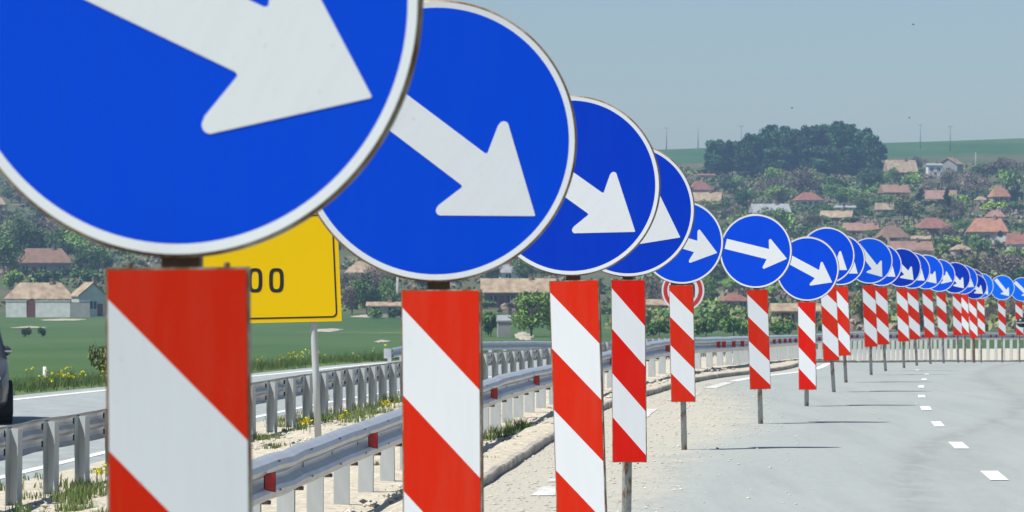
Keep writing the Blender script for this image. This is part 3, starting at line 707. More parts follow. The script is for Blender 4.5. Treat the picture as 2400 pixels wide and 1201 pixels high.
M_BARK = simple('bark', (.16, .14, .12), (.09, .08, .07), 6, .95)
LM = {'dark': leafmat('dark_foliage', (0.041, 0.085, 0.030), (0.090, 0.160, 0.061)), 'mid': leafmat('mid_foliage', (0.083, 0.158, 0.041), (0.166, 0.270, 0.078)),
      'light': leafmat('light_foliage', (0.166, 0.276, 0.055), (0.295, 0.452, 0.104)), 'olive': leafmat('olive_foliage', (0.152, 0.186, 0.062), (0.260, 0.278, 0.122)),
      'brown': leafmat('bare_twigs', (0.158, 0.131, 0.103), (0.287, 0.235, 0.182)), 'conif': leafmat('conifer_needles', (.018, .038, .022), (.030, .055, .032)),
      'yellow': leafmat('fresh_yellow_green_foliage', (0.304, 0.414, 0.041), (0.487, 0.626, 0.086)), 'grove': leafmat('grove_foliage', (.026, .095, .045), (.075, .170, .060))}
PR = {}
def proto(kind, shape, k):
    key = (kind, shape, k)
    if key not in PR:
        if kind == 'brown': c = crown_me(hash(key[1])*0+k*31+7, shape, 1500, .022, LM[kind])
        else: c = crown_me(k*17+3+len(shape), shape, {'bush': 1100, 'tall': 4200}.get(shape, 1900), .030 if shape != 'bush' else .05, LM[kind])
        PR[key] = (c, trunk_me(k+5, .62 if shape != 'bush' else .3, M_BARK, kind == 'brown'))
    return PR[key]
def tree(px, ybase, ytop, wpx, kind, shape, label=None, d=None, name=None, group='trees and bushes of the village hillside'):
    d = d or dist_for(px, ybase); X = px2X(px, d); z = zt(X, d); s = F/d
    h = max(1.2, (-(ytop-HY)/s)-z); w = wpx/s
    sx = w/(.86 if shape == 'round' else .62 if shape == 'tall' else .62 if shape == 'cone' else 1.0)
    c, t = proto(kind, shape, rnd.randrange(3))
    nm = name or {'conif': 'conifer_tree', 'brown': 'bare_tree'}.get(kind, 'bush' if shape == 'bush' else 'leafy_tree')
    root = empty(nm, (X, d, z)); hs = h/(.97 if shape != 'bush' else .62)
    rz = rnd.random()*6.28
    link('crown', c, root, (0, 0, 0), (0, 0, rz), (sx, sx, hs)); link('trunk', t, root, (0, 0, 0), (0, 0, rz), (sx*.8, sx*.8, hs))
    tag(root, label, 'bush' if nm == 'bush' else 'tree', group); return root, px, ybase, ytop, kind, shape, w*h
TREES = []
# grove of tall dark trees on the ridge
GR = [(1676, 331, 44), (1703, 332, 32), (1727, 334, 40), (1762, 317, 44), (1783, 325, 40), (1805, 299, 56), (1829, 309, 44), (1850, 302, 46), (1874, 308, 40), (1897, 300, 50), (1921, 297, 48), (1943, 296, 48),
      (1969, 292, 54), (1996, 297, 52), (2020, 305, 50), (2042, 318, 46), (2058, 338, 40), (1690, 372, 44), (1748, 352, 50), (1822, 350, 60), (1880, 340, 60), (1930, 345, 60), (1985, 345, 60), (2035, 352, 50), (1663, 398, 40)]
edge = {0: 'leftmost tall tree of the dark grove on the ridge', 1: 'narrow second tree from the left in the ridge grove', 5: 'tall rounded tree left of the middle of the ridge grove',
        12: 'highest tree of the dark ridge grove, right of its middle', 16: 'low outermost tree at the right end of the ridge grove', 24: 'low tree at the left foot of the ridge grove'}
for k, (x, yt, w) in enumerate(GR):
    l = edge.get(k) or (f'{ORD[k]} dark crown from the left along the skyline of the ridge grove'.replace('nearest', 'first') if k < 17 else f'{ORD[k-17]} lower crown from the left in the front of the ridge grove'.replace('nearest', 'first'))
    tree(x, 446, yt, w*1.28, 'grove', 'tall', l, d=1345+(k % 3)*9-(14 if k > 16 else 0), name='grove_tree', group='tall dark trees of the ridge grove')
# named trees
NT = [(2130, 520, 455, 74, 'olive', 'round', 'pale olive green round tree left of the red hip roof'),
      (2095, 428, 394, 36, 'mid', 'round', 'small green tree under the orange roof right of the grove'),
      (2218, 520, 440, 40, 'conif', 'cone', 'pointed dark conifer above the red hip roof'), (2240, 525, 465, 50, 'brown', 'round', 'brown bare tree right of the pointed dark conifer'),
      (2160, 480, 440, 36, 'conif', 'cone', 'dark conifer below the white gabled cottage'), (2382, 475, 424, 34, 'conif', 'cone', 'dark conifer at the right frame edge beside a red and tan roof'),
      (2330, 496, 472, 62, 'yellow', 'bush', 'yellow-green bush below the red and tan roof at right'), (1880, 458, 390, 104, 'brown', 'round', 'broad brown bare tree in front of the ridge grove'),
      (1795, 462, 420, 70, 'brown', 'round', 'brown bare trees left of the broad one below the grove'), (1825, 482, 435, 70, 'light', 'round', 'yellowish green tree left of the small red roofed house'),
      (1975, 478, 437, 64, 'light', 'round', 'light green tree right of the small red roofed house'), (2056, 462, 427, 48, 'light', 'round', 'bright green tree just left of the pinkish roofs'),
      (2065, 500, 455, 70, 'mid', 'round', 'mid green tree below the pinkish roofs'), (2355, 430, 368, 100, 'brown', 'round', 'large bare tree on the ridge at the far right'),
      (2150, 400, 366, 50, 'brown', 'round', 'dark bare tree between the orange roof and the white cottage'), (2010, 500, 462, 60, 'mid', 'round', 'mid green tree above the pink roofed house'),
      (2300, 430, 385, 50, 'mid', 'round', 'green tree beside the pale pole on the ridge slope'), (2290, 470, 405, 76, 'brown', 'round', 'wide bare tree right of the white gabled cottage'),
      (1707, 455, 410, 44, 'dark', 'round', 'dark tree at the left foot of the grove above the tan roof'), (1700, 500, 462, 50, 'dark', 'round', 'dark green tree just right of the tan roof'),
      (1735, 500, 445, 54, 'dark', 'round', 'dark green tree left of the grey roofed house'), (1760, 478, 446, 44, 'mid', 'round', 'green tree between the dark tree and the yellowish tree'),
      (1245, 796, 680, 112, 'light', 'round', 'bright green round tree between the second and third signs'), (1690, 778, 704, 62, 'mid', 'round', 'round green tree in front of the brick red roof'),
      (1655, 792, 740, 70, 'mid', 'bush', 'green bush behind the guard rail right of the ringed sign'), (1720, 792, 738, 76, 'mid', 'bush', 'wide green bush below the round green tree'),
      (1545, 730, 660, 60, 'brown', 'round', 'bare brown tree between the fourth and fifth boards'), (1655, 715, 650, 50, 'light', 'round', 'yellow-green tree beside the ringed sign'),
      (1652, 740, 708, 16, 'conif', 'cone', 'tiny dark conifer at the right rim of the ringed sign'), (1545, 800, 745, 70, 'mid', 'bush', 'green bush between the fourth and fifth boards'),
      (1830, 790, 750, 70, 'mid', 'bush', 'green bush at the foot of the tan wall'), (1850, 700, 655, 60, 'light', 'bush', 'light green bush above the long tan wall'),
      (1150, 790, 725, 60, 'mid', 'bush', 'dark green bush left of the little grey shed'), (1300, 790, 740, 50, 'mid', 'bush', 'green bush right of the tan plaster wall'),
      (1310, 655, 600, 50, 'dark', 'round', 'dark tree above the long barn roof'), (1160, 668, 620, 50, 'dark', 'round', 'dark green tree left of the little white house'),
      (1230, 668, 600, 60, 'mid', 'round', 'green tree right of the little white house'), (860, 740, 640, 66, 'dark', 'round', 'dark tree right of the yellow sign'),
      (905, 735, 650, 60, 'mid', 'round', 'green tree left of the second striped board'), (825, 738, 665, 60, 'brown', 'round', 'bare tree at the right edge of the yellow sign'),
      (880, 700, 620, 70, 'brown', 'round', 'bare tree under the rim of the second disc'), (60, 812, 782, 26, 'dark', 'bush', 'small dark bush alone in the field, nearer the left edge'), (98, 812, 785, 24, 'dark', 'bush', 'small dark bush in the field right of its twin'),
      
      (10, 655, 560, 80, 'mid', 'round', 'green tree at the left frame edge under the big disc'), (70, 640, 520, 90, 'dark', 'round', 'tall dark tree under the big disc at left'), (35, 600, 500, 70, 'mid', 'round', 'mid green tree high at the left frame edge'),
      (130, 620, 540, 90, 'dark', 'round', 'dark tree above the brownish roof at left'), (200, 660, 590, 70, 'dark', 'round', 'dark tree right of the brownish roof'), (30, 680, 630, 60, 'light', 'bush', 'light green bush between the two left roofs'),
      (110, 675, 630, 80, 'mid', 'bush', 'green bush just above the long tan roof at left'), (200, 668, 625, 80, 'mid', 'bush', 'green bush above the white gabled house at left'), (240, 640, 600, 60, 'dark', 'round', 'dark tree above the corner of the nearest board'),
      (2205, 590, 555, 60, 'mid', 'bush', 'bright green bush under the red hip roof'), (2235, 578, 556, 48, 'yellow', 'bush', 'yellow-green bush left of the large villa'), (2145, 560, 530, 50, 'mid', 'bush', 'green bush left of the red hip roof eaves'),
      (2300, 600, 556, 44, 'mid', 'bush', 'green bush at the foot of the large villa'), (2385, 500, 475, 46, 'mid', 'bush', 'green bush above the right wing of the large villa'), (2255, 545, 515, 40, 'mid', 'round', 'green tree touching the left wing of the large villa'),
      (2350, 660, 585, 130, 'brown', 'bush', 'big brown thicket below the large villa'), (2270, 650, 590, 80, 'olive', 'bush', 'olive thicket above the far blue discs'), (2330, 720, 640, 90, 'olive', 'bush', 'olive bush between the last discs and the rail'),
      (1930, 520, 480, 50, 'mid', 'round', 'green tree below the small red roofed house'), (1900, 540, 500, 50, 'olive', 'round', 'olive tree right of the sixth disc'), (2090, 560, 525, 60, 'brown', 'bush', 'brown bush below the pale olive tree'),
      (2100, 700, 640, 70, 'brown', 'round', 'bare tree behind the tenth board'), (2010, 770, 690, 60, 'olive', 'round', 'olive tree between the ninth and tenth boards'), (2160, 780, 700, 60, 'brown', 'bush', 'brown thicket between the thirteenth and fourteenth boards'),
      (2320, 775, 715, 40, 'brown', 'round', 'bare tree left of the next to last board'), (2372, 770, 700, 34, 'brown', 'round', 'bare tree between the last two boards')]
for (x, yb, yt, w, kd, sh, lb) in NT: tree(x, yb, yt, w, kd, sh, lb)
tree(236, 880, 806, 60, 'olive', 'bush', 'olive bush behind the flowers at the left edge of the nearest striped board', d=128)
# ------------------------------------------------------------------ houses
M_ROOFS = {k: simple('roof_'+k, c1, c2, .9, .9, lo=.38, hi=.62, detail=9) for k, c1, c2 in (
    ('red', (.32, .13, .10), (.19, .10, .08)), ('orange', (.42, .21, .13), (.30, .15, .10)), ('pink', (.33, .21, .165), (.25, .14, .11)),
    ('tan', (.42, .34, .23), (.27, .19, .13)), ('brown', (.25, .15, .11), (.19, .12, .09)), ('grey', (.36, .37, .38), (.28, .29, .30)))}
M_WALLS = {k: simple('plaster_'+k, c, tuple(x*.8 for x in c), 1.2, .9, detail=6) for k, c in (('white', (.68, .67, .62)), ('cream', (.52, .47, .37)), ('grey', (.36, .36, .34)), ('brown', (.20, .16, .13)), ('bright', (.80, .80, .76)))}
M_WIN = simple('dark_window_glass', (.03, .035, .045), rough=.2)
M_WOOD = simple('weathered_door', (.22, .06, .05), (.14, .05, .04), 8)
M_CHIM = simple('chimney_brick', (.40, .26, .2), (.3, .2, .16), 4)
def house(px, ytop, yeave, ybase, wpx, roof, wall, label, kind='hip', yaw=.2, nw=2, depth=.8, chim=1, name='village_house', d=None):
    d = d or dist_for(px, ybase); s = F/d; X = px2X(px, d); z = zt(X, d); w = wpx/s*.93; dp = w*depth
    he = -(yeave-HY)/s-z; hr = -(ytop-HY)/s-z; he = max(he, 1.8); hr = max(hr, he+.5)
    root = empty(name, (X, d+dp*.3, z), yaw); hw, hd = w/2*.90, dp/2*.90
    wm = MB().box(-hw, hw, -hd, hd, -1.5, he-.02)
    ov = w*.055
    a, b = hw+ov, hd+ov
    if kind == 'gable_side':     # ridge along X
        wm.add([(-hw, -hd, he-.02), (-hw, hd, he-.02), (-hw, 0, hr-.1), (hw, -hd, he-.02), (hw, hd, he-.02), (hw, 0, hr-.1)], [(0, 1, 2), (3, 5, 4)])
        rv = [(-a, -b, he-.1), (a, -b, he-.1), (a, b, he-.1), (-a, b, he-.1), (-a, 0, hr), (a, 0, hr)]
    elif kind == 'gable_front':
        wm.add([(-hw, -hd, he-.02), (hw, -hd, he-.02), (0, -hd, hr-.1), (-hw, hd, he-.02), (hw, hd, he-.02), (0, hd, hr-.1)], [(0, 1, 2), (3, 5, 4)])
        rv = None
    else:
        rl = max(hw-hd*.75, hw*.12); rv = [(-a, -b, he-.08), (a, -b, he-.08), (a, b, he-.08), (-a, b, he-.08), (-rl, 0, hr), (rl, 0, hr)]
    link('wall', wm.me('wall', [wall]), root)
    rm_ = MB(); t = .16
    if kind == 'gable_front':
        q = [(-a, -b, he-.1), (0, -b, hr), (a, -b, he-.1), (-a, b, he-.1), (0, b, hr), (a, b, he-.1)]
        rm_.add(q+[(x, y, zz+t) for x, y, zz in q], [(0, 3, 4, 1), (1, 4, 5, 2), (6, 7, 10, 9), (7, 8, 11, 10), (0, 1, 7, 6), (1, 2, 8, 7), (3, 9, 10, 4), (4, 10, 11, 5), (0, 6, 9, 3), (2, 5, 11, 8)])
    else:
        up = [(x, y, zz+t) for x, y, zz in rv]
        rm_.add(rv[:4]+up, [(0, 3, 2, 1), (4, 5, 9, 8), (5, 6, 9), (6, 7, 8, 9), (7, 4, 8), (0, 1, 5, 4), (1, 2, 6, 5), (2, 3, 7, 6), (3, 0, 4, 7)])
    ro = link('roof', fixn(rm_.me('roof', [roof])), root)
    for k in range(chim):
        cxx = hw*(.35-.8*k); cyy = -hd*.1; m = MB(); m.box(cxx-.28, cxx+.28, cyy-.25, cyy+.25, hr-.9, hr+.75).box(cxx-.36, cxx+.36, cyy-.33, cyy+.33, hr+.75, hr+.88)
        link('chimney', m.me('chimney', [M_CHIM]), ro)
    wz = he*.55 if he < 4 else he*.68
    for k in range(nw):
        xx = -hw+2*hw*(k+.5)/nw; ww, wh = min(.55, hw/nw*.5), .62
        wn = link('window', MB().box(xx-ww, xx+ww, -hd-.05, -hd+.05, wz-wh, wz+wh).me('window', [M_WIN]), root)
        link('frame', MB().box(xx-ww-.1, xx+ww+.1, -hd-.07, -hd-.0, wz-wh-.12, wz-wh-.002).box(xx-.05, xx+.05, -hd-.07, -hd-.052, wz-wh, wz+wh).me('frame', [M_WALLS['bright']]), wn)
    if he > 2:
        xx = -hw+2*hw*(1/ max(nw, 1)) if nw > 1 else hw*.5
        link('door', MB().box(xx-.45, xx+.45, -hd-.04, -hd+.04, -.3, 2.0).me('door', [M_WOOD]), root)
    tag(root, label, 'house', 'tiled houses of the hillside village'); return root
RO, WA = M_ROOFS, M_WALLS
HS = [(1640, 425, 446, 466, 58, 'red', 'white', 'red roofed house at the left foot of the grove', 'hip', .2, 2), (1655, 409, 417, 424, 46, 'red', 'white', 'tiny dark red shed above the red roofed house', 'gable_side', .1, 2),
      (1652, 452, 474, 486, 88, 'tan', 'brown', 'wide tan roofed house above the fifth disc', 'gable_side', -.1, 1), (1895, 452, 470, 490, 72, 'red', 'white', 'small white house with red hip roof below the bare tree', 'hip', .15, 2),
      (1806, 479, 500, 520, 96, 'grey', 'bright', 'white house with grey roof above the sixth disc', 'gable_side', .12, 3), (1963, 495, 516, 526, 82, 'tan', 'brown', 'tan roofed house right of the seventh disc', 'gable_side', -.2, 2),
      (1981, 483, 494, 503, 52, 'grey', 'cream', 'low grey roofed outbuilding behind the tan roof', 'gable_side', .1, 1), (2014, 524, 541, 562, 78, 'pink', 'cream', 'cream house with pink roof above the tenth disc', 'gable_side', -.1, 3),
      (2112, 376, 405, 420, 78, 'tan', 'grey', 'house with orange gabled roof at the right end of the grove', 'gable_side', .15, 2), (2230, 371, 386, 412, 56, 'tan', 'grey', 'cottage with sandy gable roof on the ridge', 'gable_front', -.5, 1),
      (2190, 384, 388, 419, 40, 'grey', 'bright', 'bright white lean-to with dark openings beside the ridge cottage', 'gable_side', .1, 2), (2097, 434, 452, 468, 70, 'pink', 'cream', 'pinkish roofed house above the pale olive tree', 'gable_side', .2, 2),
      (2207, 447, 468, 482, 80, 'pink', 'brown', 'faded pink roof behind the pointed conifer', 'gable_side', -.1, 1), (2187, 512, 536, 558, 90, 'red', 'brown', 'brick red hip roof in the middle of the village', 'hip', .1, 2),
      (2343, 437, 462, 478, 50, 'orange', 'cream', 'cream house with red and tan roof near the right frame edge', 'hip', .2, 2), (2335, 494, 511, 524, 54, 'pink', 'white', 'small pink roof just above the large villa', 'hip', -.2, 1),
      (2318, 513, 544, 572, 108, 'orange', 'cream', 'large villa with orange roof at right', 'hip', -.25, 3), (2345, 541, 556, 586, 44, 'red', 'bright', 'white gabled wing with round window in front of the villa', 'gable_front', -.1, 0),
      (2385, 548, 573, 600, 52, 'red', 'white', 'red roofed wing of the villa cut by the right frame edge', 'gable_side', -.3, 1), (2074, 477, 496, 508, 48, 'tan', 'grey', 'small sandy pink roof left of the pale olive tree', 'gable_side', .1, 1),
      (2134, 567, 590, 608, 112, 'pink', 'brown', 'long low pink roof just above the twelfth disc', 'gable_side', .1, 3), (2160, 554, 568, 578, 50, 'tan', 'cream', 'small tan roof behind the long pink roof', 'gable_side', -.2, 1),
      (2253, 575, 592, 606, 48, 'tan', 'cream', 'small tan hip roof left below the large villa', 'hip', .2, 1), (2092, 530, 558, 576, 80, 'brown', 'brown', 'dull brown roof above the tenth and eleventh discs', 'hip', .15, 2),
      (2044, 527, 541, 556, 34, 'pink', 'cream', 'narrow pink roof left of the dull brown roof', 'gable_side', 0, 1), (2300, 462, 474, 484, 34, 'tan', 'grey', 'tiny tan roof left of the red and tan roofed house', 'hip', 0, 1),
      (92, 665, 703, 727, 176, 'tan', 'grey', 'long farm building with sagging tan roof at left', 'hip', .05, 4), (207, 664, 694, 742, 82, 'tan', 'white', 'white gabled farmhouse beside the long tan roof', 'gable_front', .45, 1),
      (100, 584, 617, 650, 150, 'brown', 'grey', 'house with brownish red hip roof among the left trees', 'hip', .1, 3), (-8, 462, 480, 500, 50, 'tan', 'cream', 'sandy roof at the left frame edge high up', 'hip', 0, 1),
      (1190, 622, 640, 662, 46, 'grey', 'bright', 'little white house with grey roof above the barn', 'gable_side', .1, 1), (1215, 655, 686, 722, 190, 'tan', 'brown', 'long barn with rough tan roof between the second and third signs', 'gable_side', .03, 4),
      (1181, 774, 783, 806, 36, 'grey', 'grey', 'little grey concrete shed behind the guard rail', 'gable_side', .1, 0), (1722, 690, 713, 732, 68, 'red', 'cream', 'brick red roof above the round green tree', 'hip', .2, 2),
      (1866, 714, 730, 770, 130, 'tan', 'cream', 'long low cream building with tan roof behind the sixth and seventh boards', 'gable_side', .05, 4), (1545, 704, 722, 742, 70, 'tan', 'cream', 'low tan roofed building between the fourth and fifth boards', 'gable_side', .0, 2),
      (850, 615, 640, 665, 90, 'tan', 'cream', 'tan roofed house under the rim of the second disc', 'hip', .1, 2), (900, 712, 726, 745, 90, 'tan', 'cream', 'low sandy shed behind the green field', 'gable_side', .0, 2)]
HPOS = []
for (x, yt, ye, yb, w, r_, wa, lb, kd, yw, nw) in HS:
    h = house(x, yt, ye, yb, w, RO[r_], WA[wa], lb, kd, yw, nw, depth=.45 if w > 100 else .8, chim=1 if nw else 0)
    HPOS.append((x, (yt+yb)/2, w))
# round window on the white gabled wing
for o in [o for o in bpy.data.objects if o.get('label', '').startswith('white gabled wing')]:
    d = o.location.y; w_ = MB(); n = 20
    hd_ = 44*.93/(F/dist_for(2345, 586))*.8/2*.9
    q = [(.75*math.cos(2*math.pi*k/n), -hd_-.08, 4.0+.75*math.sin(2*math.pi*k/n)) for k in range(n)]
    q2 = [(x, -hd_-.01, z) for x, y, z in q]
    w_.add(q+q2, [tuple(range(n))]+[(k, (k+1) % n, n+(k+1) % n, n+k) for k in range(n)]); link('round_window', fixn(w_.me('round_window', [M_WIN])), o)
# garden wall with red gate
d = dist_for(140, 744); z = zt(px2X(140, d), d); s = F/d
gw = empty('garden_wall', (px2X(135, d), d-3, z)); tag(gw, 'patchy white garden wall with a dark red gate at the field edge', 'wall')
for (a, b, m) in ((20, 68, 'bright'), (89, 170, 'bright'), (171, 216, 'grey')):
    k = link('wall_section', MB().box((a-135)/s, (b-135)/s, -.15, .15, -1, 2.5-.15*(m == 'grey')).box((a-135)/s-.05, (b-135)/s+.05, -.22, .22, 2.5, 2.62).me('wall_section', [WA[m]]), gw)
link('gate', MB().box((69-135)/s, (88-135)/s, -.08, .08, -.1, 2.6).me('gate', [M_WOOD]), gw)
# scrub mass over the hillside
r = np.random.default_rng(11)
def scrub(name, n, mats, seed, dlo, dhi, size, lo=None, hi=None):
    r = np.random.default_rng(seed); cen = []; mi = []
    for k in range(n):
        d = dlo+(dhi-dlo)*r.random()**.8; px = -350+r.random()*3150 if r.random() < .5 else 1450+r.random()*1000
        if lo: px = lo+(hi-lo)*r.random()
        X = px2X(px, d); z = zt(X, d); q = r.random(); rad = size*(.6+.9*r.random()); m = 30
        kk = mnoise.noise((X*.03, d*.02, seed)); c = 0 if kk < -.12 else (1 if kk < .12 else 2)
        if r.random() < .25: c = int(r.integers(0, 4))
        dd = unit(m, r)*(r.random((m, 1))**.4); dd[:, 2] = np.abs(dd[:, 2])
        cen.append(np.array([X, d, z])+dd*np.array([rad*1.4, rad*1.4, rad])); mi += [c]*m
    cen = np.concatenate(cen); V, Fc = leafquads(cen, .55, r); me = mesh(name, V.tolist(), Fc, mats, mi); o = link(name, me); tag(o, kind='stuff')
scrub('hillside_scrub', 3000, [LM['dark'], LM['olive'], LM['brown'], LM['mid']], 4, 640, 1400, 1.7)
scrub('valley_scrub', 420, [LM['mid'], LM['olive'], LM['brown'], LM['light']], 8, 610, 700, 1.6)
scrub('field_edge_scrub', 420, [LM['mid'], LM['olive'], LM['mid'], LM['light']], 15, 470, 620, 1.3, 1450, 1960)
scrub('brown_thicket', 620, [LM['brown'], LM['olive'], LM['brown'], LM['dark']], 16, 470, 680, 1.7, 1940, 2700)
for (x, yt, ye, yb, w, r_, wa, lb, kd, yw, nw) in HS:
    if w < 42 or x in (2190, 2345, 92, 207): continue
    for sgn, q in ((-1, rnd.choice(['mid', 'olive', 'light'])), (1, rnd.choice(['mid', 'dark', 'brown']))):
        ww = min(w*.55, 46)*rnd.uniform(.8, 1.1); px = x+sgn*w*rnd.uniform(.22, .42); py = yb+3
        nm = {'mid': 'green', 'olive': 'olive', 'light': 'light green', 'dark': 'dark green', 'brown': 'bare brown'}[q]
        tree(px, py, py-ww*rnd.uniform(.42, .62), ww, q, 'bush', f'{nm} bush before the {"left" if sgn < 0 else "right"} side of the '+' '.join(lb.split()[:7]))
# more trees scattered over the slope, labelled from the nearest landmark
LMK = [(x, (yt+yb)/2, lb) for (x, yt, ye, yb, w, r_, wa, lb, kd, yw, nw) in HS]
short = {}
used = set()
kinds = [('mid', 'round', 'green leafy tree'), ('dark', 'round', 'dark green tree'), ('brown', 'round', 'bare brown tree'), ('olive', 'round', 'olive green tree'), ('light', 'round', 'light green tree'), ('light', 'bush', 'light green bush'), ('mid', 'bush', 'low green bush'), ('brown', 'bush', 'low brown bush')]
cnt = 0; tries = 0; placed = []
while cnt < 185 and tries < 3000:
    tries += 1
    px = rnd.choice([rnd.uniform(1510, 2430), rnd.uniform(1510, 2430), rnd.uniform(1510, 2430), rnd.uniform(-60, 260), rnd.uniform(800, 1340)])
    py = rnd.uniform(432, 725) if px > 700 else rnd.uniform(470, 650)
    if py < 470 and px > 2060: pass
    w = rnd.uniform(40, 92)*(1 if py > 520 else .75); low = py > 545 and px > 1980; hgt = w*rnd.uniform(.65, .95)
    bad = False
    for hx, hy, hw in HPOS:
        if abs(px-hx) < (hw+w*.6)*.5 and -4 < py-hy < hgt*.75: bad = True; break
    if bad or any(abs(px-a)+1.6*abs(py-b) < 17 for a, b in placed): continue
    kd, sh, nm = rnd.choice(kinds[1:4]+kinds[2:4]+kinds[-3:-2] if low else kinds)
    hx, hy, lb = min(LMK, key=lambda q: (q[0]-px)**2+(q[1]-py)**2*1.6)
    dx, dyy = px-hx, (py-hgt/2)-hy
    rel = ('left of' if dx < 0 else 'right of') if abs(dx) > abs(dyy)*1.3 else ('above' if dyy < 0 else 'below')
    lbs = ' '.join(lb.split()[:9])
    L = f'{nm} {rel} the {lbs}'
    if L in used:
        L2 = f'{"smaller" if w < 45 else "larger"} {nm} {rel} the {lbs}'
        if L2 in used: continue
        L = L2
    if len(L.split()) > 16: continue
    used.add(L); placed.append((px, py)); cnt += 1
    tree(px, py, py-hgt, w, kd, sh, L)
# ------------------------------------------------------------------ poles and birds
M_POLE = simple('grey_pole', (.28, .28, .28), rough=.9); M_POLEC = simple('concrete_pole', (.42, .40, .36), rough=.9)
def pole(px, ytop, ybase, label, d=None, arms=1, mat=None, wd=.16):
    d = d or dist_for(px, ybase, 420, 1752); X = px2X(px, d); z = zt(X, d); h = -(ytop-HY)*d/F-z
    o = empty('utility_pole', (X, d, z)); link('pole', MB().tube([(0, 0, -1), (0, 0, h)], [wd*1.5, wd], 8).me('pole', [mat or M_POLE], True), o)
    for k in range(arms):
        link('crossarm', MB().box(-.9+.2*k, .9-.2*k, -.08, .08, h-.5-.9*k, h-.34-.9*k).me('crossarm', [M_POLE]), o)
        link('insulator', MB().tube([(-.8+.2*k, 0, h-.34-.9*k), (-.8+.2*k, 0, h+.1-.9*k)], [.12, .07], 8).tube([(.8-.2*k, 0, h-.34-.9*k), (.8-.2*k, 0, h+.1-.9*k)], [.12, .07], 8).me('insulator', [M_POLE]), o)
    tag(o, label, 'pole', 'utility poles on the hill')
pole(1562, 299, 362, 'leftmost hazy pole on the skyline above the fourth disc', 1745, 1)
pole(1636, 299, 362, 'hazy pole on the skyline just left of the grove', 1745, 0)
pole(1737, 294, 340, 'pole rising behind the left part of the grove', 1500, 1)
pole(2157, 292, 365, 'skyline pole left of the sandy cottage', 1640, 1)
pole(2227, 295, 372, 'skyline pole directly above the sandy cottage', 1600, 1)
pole(2287, 358, 405, 'pale short pole on the green slope right of the cottage', None, 0, M_POLEC)
pole(1217, 606, 645, 'pale pole between the second and third discs', None, 0, M_POLEC, .2)
pole(932, 650, 735, 'grey pole just left of the second striped board', None, 0, M_POLEC, .2)
pole(105, 860, 892, 'short white marker post among the yellow flowers at left', 110, 0, WA['bright'], .05)
M_BIRD = simple('dark_feathers', (.03, .03, .035))
for (px, py, d, lb) in ((1856, 254, 260, 'small dark bird flying above the grove'), (2140, 58, 260, 'tiny bird high in the sky at the top right'), (2131, 277, 300, 'small bird flying left of the skyline pole')):
    b = MB(); b.tube([(-.09, 0, 0), (-.05, 0, .005), (.02, 0, .01), (.08, 0, .012), (.11, 0, .005)], [.004, .022, .028, .018, .004], 8)
    b.add([(-.03, 0, .02), (.04, 0, .02), (-.02, -.10, .07), (.01, -.11, .075), (-.07, -.21, .04)], [(0, 1, 3, 2), (2, 3, 4)])
    b.add([(-.03, 0, .02), (.04, 0, .02), (-.02, .10, .07), (.01, .11, .075), (-.07, .21, .04)], [(0, 2, 3, 1), (2, 4, 3)])
    o = link('bird', b.me('bird', [M_BIRD]), None, P(px, py, d), (R(10), R(8), R(rnd.uniform(-50, 50)))); tag(o, lb, 'bird', 'birds in the sky')
# ------------------------------------------------------------------ grass and flowers near the roads
M_GR = simple('grass_blades', (.10, .17, .045), (.19, .22, .08), 2, .9); M_GR2 = simple('verge_blades', (.07, .13, .035), (.13, .18, .06), .8, .9)
M_FL = simple('yellow_petals', (.62, .56, .01), (.5, .45, .01), 5, .8)
def tufts(name, spots, mat, seed, kind='stuff'):
    r = np.random.default_rng(seed); V = []; Fc = []
    for (x, y, z, rad, h, n) in spots:
        for k in range(n):
            a = r.random()*6.28; q = rad*r.random()**.6; bx, by = x+q*math.cos(a), y+q*math.sin(a)*1.2; th = r.random()*6.28; w = .004+.006*r.random(); hh = h*(.4+.7*r.random()); ln = hh*.5*(r.random()-.5)*2
            dx, dy_ = math.cos(th)*w, math.sin(th)*w; i = len(V)
            V += [(bx-dx, by-dy_, z-.01), (bx+dx, by+dy_, z-.01), (bx+dx*.6+ln*.4, by+dy_*.6, z+hh*.6), (bx-dx*.6+ln*.4, by-dy_*.6, z+hh*.6), (bx+ln, by, z+hh)]
            Fc += [(i, i+1, i+2, i+3), (i+3, i+2, i+4)]
    o = link(name, mesh(name, V, Fc, [mat])); tag(o, kind=kind)
def medz(X, Y):
    a = min(max((XA(Y)-X)/(XA(Y)-XB(Y)), 0), 1)
    if X > XA(Y): return ZAB(Y)+(ZKT(Y)-.03-ZAB(Y))*min(1, (X-XA(Y)-.2)/.6)
    return ZAB(Y)*(1-a)+ZB(Y)*a
def on_median(px, py):
    d = 2.0*F/(py-HY)
    for _ in range(20): d = .5*d+.5*(-medz(px2X(px, d), d)*F/(py-HY))
    X = px2X(px, d); return X, d, medz(X, d)
sp = []; fl = []
for (px, py, rad, h, n) in ((625, 1028, .25, .10, 90), (600, 1030, .15, .08, 50), (645, 1050, .15, .08, 50), (650, 1000, .2, .12, 90), (700, 990, .5, .12, 220), (745, 985, .5, .12, 220), (780, 985, .4, .14, 180), (830, 975, .4, .12, 150), (870, 968, .5, .12, 180), (915, 945, .25, .2, 130),
      (165, 1175, .18, .16, 110), (230, 1160, .3, .14, 160), (200, 1140, .3, .10, 120), (90, 1165, .3, .06, 60), (190, 1180, .1, .08, 50), (1165, 1030, .22, .14, 170), (1190, 1018, .22, .12, 170), (1215, 1008, .15, .16, 120), (1235, 1010, .12, .09, 60), (1150, 1080, .1, .06, 30), (1700, 858, .3, .1, 50), (1745, 847, .2, .1, 30)):
    X, Y, Z = on_median(px, py); sp.append((X, Y, Z, rad, h, n))
